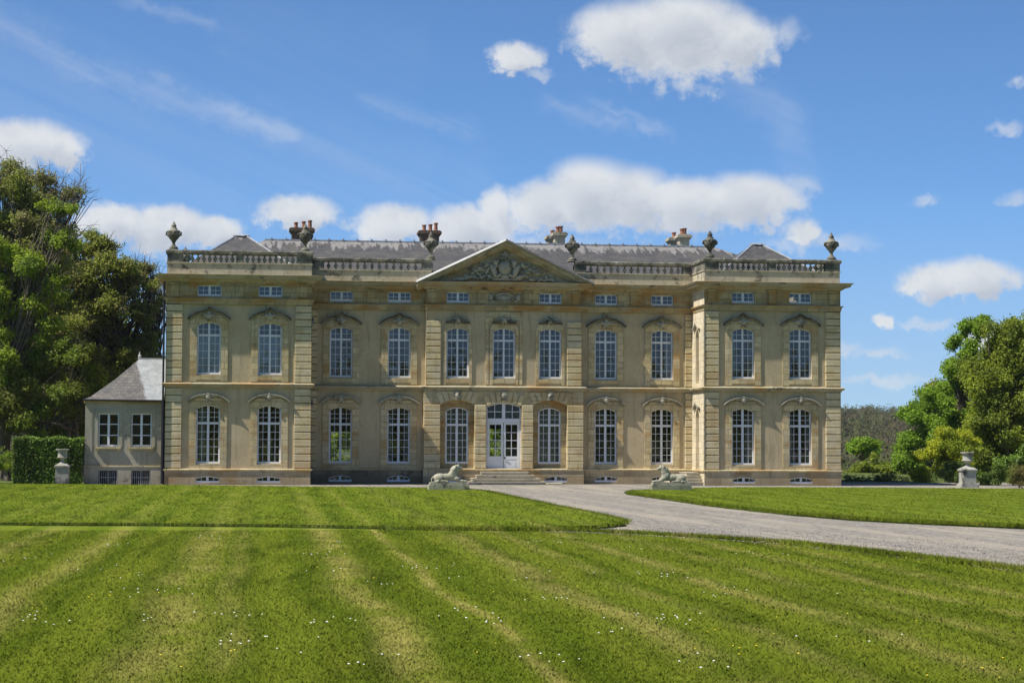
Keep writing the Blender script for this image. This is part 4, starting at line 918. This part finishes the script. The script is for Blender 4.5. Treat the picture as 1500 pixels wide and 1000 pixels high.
# hedge: clipped leafy box
def hedge():
    x0, x1, y0, y1, h = -26.15, -22.6, .1, 2.0, 2.42; E_ = empty('clipped_hedge', ((x0+x1)/2, (y0+y1)/2, 0), 'clipped rectangular laurel hedge left of the annex behind the urn', 'hedge')
    n = 26000; P = rng.random((n, 3))*np.array([x1-x0, y1-y0, h]); f = rng.random(n)
    P[f < .5, 1] = rng.random((f < .5).sum())**2*.3; P[(f > .5) & (f < .8), 2] = h-rng.random(((f > .5) & (f < .8)).sum())**2*.25
    k = (f > .8) & (f < .93); P[k, 0] = rng.random(k.sum())**2*.25
    P += np.array([x0-(x0+x1)/2, y0-(y0+y1)/2, 0]); P += rng.normal(0, .035, P.shape)
    P[:, 2] += .05*np.sin(P[:, 0]*4)
    nr = rng.normal(size=(n, 3))+np.array([0, -.6, .7]); nr /= np.linalg.norm(nr, axis=1)[:, None]; u = np.cross(nr, rng.normal(size=(n, 3))); u /= np.linalg.norm(u, axis=1)[:, None]; v = np.cross(nr, u); s = .06*(.6+.8*rng.random(n))[:, None]
    soup('crown', np.stack([P-u*s, P-v*s*.55, P+u*s, P+v*s*.55], 1).reshape(-1, 3), 4, L_['laurel'], E_)
    mb = MB().box(-1.6, 1.6, -.7, .75, .1, 2.1)
    mb.build('woody_core', M['barkdark'], E_)
hedge()
tree('maple_tree', (37.4, 40, 0), [(37.7,40,5.4,1.7,1.3),(39.1,40,6.0,1.1,1.0),(36.1,40,4.1,1.4,1.3),(38.2,40,2.8,2.1,1.8),(36.4,40,1.7,1.9,1.7),(35.2,40,.7,1.2,1.1),(39.5,40,4.2,1.6,1.5)], 'light green layered maple beyond the shrubs right of the mansion', 'tree', 'maple', 60000, .10, 12, .42, r0=.2, shell=.3)
tree('willow_tree', (33.4, 14, 0), [(33.2,14,9.2,1.5,1.0),(34.4,14,7.4,2.5,2.1),(31.9,14,6.2,1.5,1.7),(33.2,14,7.9,1.8,1.4),(33,14,5.6,1.8,1.6),(32.2,14,4.6,1.4,1.4),(33.2,14,3.9,2.3,2.1),(31.6,14,2.2,1.8,1.9),(34.4,14,1.6,1.7,1.6),(30.9,14,6.6,.7,.9),(36.5,14,6,2.4,3),(35.2,14,8.6,1.8,1.4),(33.6,14,8.4,1.6,1.3),(32.3,15,7.2,1.5,1.3),(33.8,13,5.0,2.2,1.8),(32.2,13.5,5.8,1.6,1.5),(35,13,3.4,2,1.8),(32.4,13,3.4,1.7,1.5),(36.5,14,9.5,1.8,1.5),(36.5,14,3,2.4,2.4)], 'large olive green drooping tree at the right edge behind the urn', 'tree', 'willow', 190000, .09, 14, .42, r0=.35, shell=.25)
tree('broadleaf_tree', (32.2, 19, 0), [(32.6,19,9.6,.9,.7),(32.0,19,8.2,1.1,.9),(31.5,19,7.0,1.1,.9),(30.9,19,5.8,1.1,.9),(30.9,19,4.4,1.3,1.0),(33.0,19,10.2,.9,.5),(31.8,19,3.2,1.5,1.2)], 'bright leafy green tree peeping out at the left of the drooping tree', 'tree', 'maple', 34000, .09, 10, .44, r0=.14, shell=.3)
tree('shrub', (27.9, 9, 0), [(27.7,9,2.3,1.1,.9),(26.9,9,1.3,1.1,1.1),(28.9,9,2.4,.8,.8),(28.3,9,.9,1.2,.9),(25.9,9,.7,.7,.7)], 'bushy yellow green shrub just left of the right garden urn', 'shrub', 'yellow', 40000, .06, 12, .42, r0=.07, shell=.35, limbs=False)
tree('shrub', (25.6, 1.5, 0), [(25.5,1.5,.75,.8,.6)], 'dark rounded clipped bush left of the right garden urn', 'shrub', 'box', 9000, .045, 12, .5, r0=.05, shell=.5, limbs=False)
tree('shrub', (28.6, 1.2, 0), [(28.3,1.2,.9,1.1,.9),(29.8,1.5,1.2,1.1,1.0),(31.0,1.2,1.0,1.1,1.0),(27.3,1.4,.6,.6,.6)], 'mid green leafy shrub to the right of the right garden urn', 'shrub', 'laurel', 20000, .07, 10, .38, r0=.05, shell=.4, limbs=False)
tree('shrub', (26.75, -4.5, 0), [(26.75,-4.5,.62,.55,.55)], 'small rounded reddish bush at the right edge of the far lawn', 'shrub', 'red', 7000, .035, 12, .5, r0=.04, shell=.5, limbs=False)
tree('small_tree', (38.1, 60, -.2), [(37.5,60,2.2,1.1,.7),(38.6,60,1.8,.8,.6)], 'small bright round tree alone against the brown hillside', 'tree', 'maple', 5000, .13, 8, .4, r0=.12, shell=.35)
tree('shrub', (34.0, 45, 0), [(34.7,45,.3,1.1,1.1),(33.2,45,.0,.9,.8),(32.2,45,-.1,.7,.6)], 'low dull green bush beyond the lawn beside the mansion corner', 'shrub', 'willow', 8000, .10, 8, .4, r0=.07, shell=.35, limbs=False)
tree('shrub', (20.6, 12, 0), [(20.6,12,.15,1.2,.3),(22.6,12,.1,1.2,.3),(25,12,.15,1.3,.35),(27.5,12,.15,1.3,.35)], 'very low dark hedge plants along the far edge right of the mansion', 'shrub', 'box', 8000, .05, 8, .4, r0=.03, shell=.3, limbs=False)
for x, y, n in ((-8.6, 21, 'fresh'), (1.6, 22, 'fresh'), (4.2, 26, 'maple')):
    tree('shrub', (x, y, 0), [(x,y,1.3,1.3,1.2),(x+.4,y,2.8,1.0,1.0)], {-8.6: 'sunlit shrub seen through the left recessed ground floor window', 1.6: 'sunlit shrub seen through the glass of the front door', 4.2: 'green shrub standing behind the mansion in the rear garden'}[x], 'shrub', n, 5000, .1, 8, .4, r0=.06, shell=.3, limbs=False)
# far wood on the hillside
def wood():
    C = []
    for k in range(6800):
        y = 150+770*random.random()**.8
        az = R(random.uniform(11.5, 27)) if random.random() < .72 else R(random.uniform(-13, -5.5))
        d = y+107; x = -13.1+math.tan(az)*d; s = 3.0+2.6*random.random(); C.append((x, y, terrain(x, y)+s*.9, s, s, s*.9))
    V = leaves(C, 640000, .42, shell=.6)
    D_ = leaves.dirs; W_ = soup('far_wood', V, 4, L_['wood'], kind='stuff', label='hazy brown and green wood covering the far hillside', category='woodland')
    W_.data.attributes.new('crown_normal', 'FLOAT_VECTOR', 'POINT').data.foreach_set('vector', np.ascontiguousarray(D_, dtype=np.float32).ravel())
wood()
def avenue():
    C = []
    for k in range(420):
        x = random.uniform(-190, 170); y = -215-70*random.random(); h = random.uniform(8, 15); r_ = random.uniform(3, 4.5)
        for z in (h*.45, h-r_*.7): C.append((x, y, z, r_, r_, h*.3))
    V = leaves(C, 60000, .9, shell=.5)
    soup('park_wood', V, 4, L_['olive'], kind='stuff', label='belt of park trees mirrored dark in the ground floor windows', category='woodland')
avenue()
# thin air between here and the hills
hm = bpy.data.materials.new('haze'); hm.use_nodes = True; ht = hm.node_tree; ht.nodes.clear()
ho = ht.nodes.new('ShaderNodeOutputMaterial'); hv = ht.nodes.new('ShaderNodeVolumePrincipled'); hv.inputs['Color'].default_value = (.82, .9, 1, 1); hv.inputs['Density'].default_value = .00006
ht.links.new(hv.outputs[0], ho.inputs['Volume'])
MB().box(-700, 800, -400, 1500, -60, 75).build('haze', hm, kind='stuff', label='thin blue haze lying over the park and far hillside', category='haze')
# ------------------------------------------------------------------ camera
cam = bpy.data.cameras.new('camera'); co = bpy.data.objects.new('camera', cam); COL.objects.link(co)
th, ph, ro = .1227, .0493, .0042
fw = Vector((sin(th)*cos(ph), cos(th)*cos(ph), sin(ph))); rt = Vector((cos(th), -sin(th), 0)); upv = rt.cross(fw)
Rr = rt*cos(ro)+upv*sin(ro); U = -rt*sin(ro)+upv*cos(ro)
m = Matrix(((Rr.x, U.x, -fw.x), (Rr.y, U.y, -fw.y), (Rr.z, U.z, -fw.z))).to_4x4(); m.translation = (-13.1, -107, 2.42)
co.matrix_world = m; cam.sensor_width = 36; cam.lens = 36*2930/1500; cam.clip_end = 6000; cam.clip_start = .5
SC.camera = co
# ------------------------------------------------------------------ light
sd = Vector((4.0, 1, -6.0)).normalized()
sl = bpy.data.lights.new('sun', 'SUN'); sl.energy = 5.0; sl.angle = R(.53); sl.color = (1, .955, .88)
so = bpy.data.objects.new('sun', sl); COL.objects.link(so); so.rotation_euler = sd.to_track_quat('-Z', 'Y').to_euler(); so.location = (-40, -60, 60)
w = bpy.data.worlds.new('World'); SC.world = w; w.use_nodes = True; t = w.node_tree; t.nodes.clear(); q = NT(t)
out = q.n('OutputWorld'); bg = q.n('Background'); bg.inputs[1].default_value = .075
sky = q.n('TexSky'); sky.sky_type = 'NISHITA'; sky.sun_disc = False; sky.sun_elevation = math.asin(-sd.z); sky.sun_rotation = math.atan2(-sd.x, -sd.y)
sky.altitude = 60; sky.air_density = 1.0; sky.dust_density = .1; sky.ozone_density = 3.5
D = q.n('TexCoord').outputs['Generated']; s = xyz(q, D)
zz = q.m('ADD', q.m('MULTIPLY', s[2], 1.4), .06)
q.put(sky.inputs[0], q.v('NORMALIZE', q.comb(s[0], s[1], zz)))
az = q.m('MULTIPLY', q.m('ARCTAN2', s[0], s[1]), 180/pi); el = q.m('MULTIPLY', q.m('ARCSINE', s[2]), 180/pi)
pv = q.comb(az, el, 0)
bil = q.noise(pv, .8, 8, .62); bil2 = q.noise(q.v('ADD', pv, (17., 5., 0.)), 1.6, 8, .62); low = q.noise(q.v('ADD', pv, (3., 31., 0.)), .25, 3, .5)
wx = q.m('ADD', az, q.m('MULTIPLY', q.m('SUBTRACT', bil, .5), 1.5)); wy = q.m('ADD', el, q.m('MULTIPLY', q.m('SUBTRACT', bil2, .5), 1.1))
# cumulus: (azimuth, elevation, half width, half height above, below, weight) in degrees
def pd(x, y): return (-7.5+x*(28.98/1500)+ (0), 12.06-(y/1000)*18.9+(x/1500)*.12)
CL = [(925,40,80,52,40,1),(1000,35,95,60,68,1),(1075,50,62,48,42,1),(755,66,38,22,20,.9),(790,88,26,10,10,.7),
      (35,208,75,34,30,1),(85,215,46,30,24,.95),(165,318,52,26,28,1),(240,325,66,30,34,1),(310,330,44,24,26,1),(432,302,58,28,20,.95),
      (580,318,56,30,26,1),(520,316,40,9,8,.6),(690,322,66,32,30,1),(735,290,26,30,34,.8),(800,290,50,38,38,1),(868,275,72,52,50,1),(930,285,62,50,42,1),(1010,285,78,36,40,1),(1100,285,74,40,36,1),(1165,262,34,20,16,.6),
      (760,345,150,14,12,.5),(1205,348,88,18,14,.75),(1182,332,26,20,16,.8),(1372,410,50,28,22,.95),(1425,406,58,30,26,.95),(1303,464,17,12,11,.9),(1360,470,40,9,9,.5),(1440,494,38,15,15,.8),
      (1475,186,28,12,11,.7),(1490,118,18,9,9,.5),(1290,513,48,11,11,.6),(1235,505,30,11,9,.5),(1300,552,70,10,10,.45),(1480,290,25,14,12,.35),(1357,288,22,10,10,.35),(1155,35,30,24,22,.5),(1180,560,60,10,8,.3),(60,470,80,20,20,.5),(225,440,30,26,22,.7)]
def density(wx, wy, CL=[c for c in CL if c[5] > .76]):
  dens = None
  for x, y_, hw, ua, ub, wt in CL:
    a0, e0_ = pd(x, y_); kk = 28.98/1500; hw *= kk; ua *= kk; ub *= kk
    dx = q.m('DIVIDE', q.m('SUBTRACT', wx, a0), hw); dy = q.m('SUBTRACT', wy, e0_)
    dy = q.m('MAXIMUM', q.m('DIVIDE', dy, ua), q.m('DIVIDE', dy, -ub))
    r2 = q.m('ADD', q.m('MULTIPLY', dx, dx), q.m('MULTIPLY', dy, dy))
    dd = q.m('MULTIPLY', q.m('SUBTRACT', 1.25, q.m('SQRT', r2)), wt)
    dens = dd if dens is None else q.m('SMOOTH_MAX', dens, dd, .12)
  return dens
dens = density(wx, wy)
dn = q.m('ADD', dens, q.m('MULTIPLY', q.m('SUBTRACT', bil2, .5), 1.0))
faint = q.m('ADD', density(wx, wy, [(*c[:5], 1) for c in CL if c[5] <= .76]), q.m('MULTIPLY', q.m('SUBTRACT', bil2, .5), 1.1))
cm = q.m('MAXIMUM', q.m('MULTIPLY', q.ss(dn, -.1, .56), .95), q.m('MULTIPLY', q.ss(faint, .0, 1.1), .48))
# cirrus streaks, each a soft bar (azimuth, elevation of the ends, width, strength)
cir = None
fib = q.noise(q.v('MULTIPLY', q.comb(q.m('ADD', az, q.m('MULTIPLY', el, .9)), q.m('SUBTRACT', el, q.m('MULTIPLY', az, -.42)), 0), (.12, 1.3, 1)), 1, 7, .6, .4)
for x0_, y0_, x1_, y1_, wd_, st_ in ((-20,20,110,95,24,.28),(90,85,260,140,20,.36),(220,130,420,180,18,.36),(380,165,620,240,40,.15),(540,130,680,170,12,.22),(820,140,900,165,10,.2),(890,140,965,172,8,.3),(1080,105,1160,160,20,.16),(1150,150,1185,245,20,.18),(195,-5,290,20,9,.26),(330,40,600,90,60,.06),(0,120,350,230,90,.10),(300,240,700,260,60,.08)):
    ax, ay = pd(x0_, y0_); bx_, by_ = pd(x1_, y1_); L = math.hypot(bx_-ax, by_-ay); ux, uy = (bx_-ax)/L, (by_-ay)/L
    al = q.m('ADD', q.m('MULTIPLY', q.m('SUBTRACT', wx, ax), ux), q.m('MULTIPLY', q.m('SUBTRACT', wy, ay), uy))
    ac = q.m('ADD', q.m('MULTIPLY', q.m('SUBTRACT', wx, ax), -uy), q.m('MULTIPLY', q.m('SUBTRACT', wy, ay), ux))
    al = q.m('DIVIDE', q.m('SUBTRACT', q.m('ABSOLUTE', q.m('SUBTRACT', al, L/2)), L/2), .5); al = q.m('MAXIMUM', al, 0)
    ac = q.m('DIVIDE', ac, wd_*28.98/1500*1.1)
    e_ = q.m('MULTIPLY', q.m('EXPONENT', q.m('MULTIPLY', q.m('ADD', q.m('MULTIPLY', al, al), q.m('MULTIPLY', ac, ac)), -1)), st_)
    cir = e_ if cir is None else q.m('MAXIMUM', cir, e_)
cir = q.m('MULTIPLY', cir, q.ss(fib, .2, .75))
deep = density(q.m('SUBTRACT', wx, .28), q.m('ADD', wy, .42))
deep = q.m('ADD', deep, q.m('MULTIPLY', q.m('SUBTRACT', bil2, .5), .9))
shade = q.m('ADD', q.m('MULTIPLY', q.ss(deep, .15, 1.15), .75), q.m('MULTIPLY', q.ss(bil, .6, .4), .3), clamp=True)
bright = q.mix(shade, (7.3, 7.5, 7.75), (4.9, 5.3, 6.0))
hz = q.ss(el, 42, 4)
lo_ = q.m('ADD', .80, q.m('MULTIPLY', q.ss(el, -.5, 7), .20))
base = q.mix(1.0, q.mix(1.0, sky.outputs[0], q.comb(lo_, lo_, lo_), 'MULTIPLY'), q.mix(hz, (.66, .76, .84), (.86, 1.18, 1.46)), 'MULTIPLY')
base = q.mix(q.m('MULTIPLY', q.ss(el, 8, -1), .38), base, (5.6, 6.6, 7.9))
skyc = q.mix(cir, base, (6.8, 7.2, 7.8))
allc = q.mix(cm, skyc, bright)
q.put(bg.inputs[0], allc); q.put(out.inputs[0], bg.outputs[0])
w.cycles.sampling_method = 'MANUAL'; w.cycles.sample_map_resolution = 512
# ------------------------------------------------------------------ view
vs_ = SC.view_settings; vs_.view_transform = 'Standard'; vs_.look = 'None'; vs_.exposure = .5; vs_.gamma = 1; vs_.use_curve_mapping = False
SC.render.engine = 'CYCLES'; SC.cycles.max_bounces = 6; SC.cycles.transparent_max_bounces = 8; SC.cycles.caustics_reflective = False; SC.cycles.caustics_refractive = False
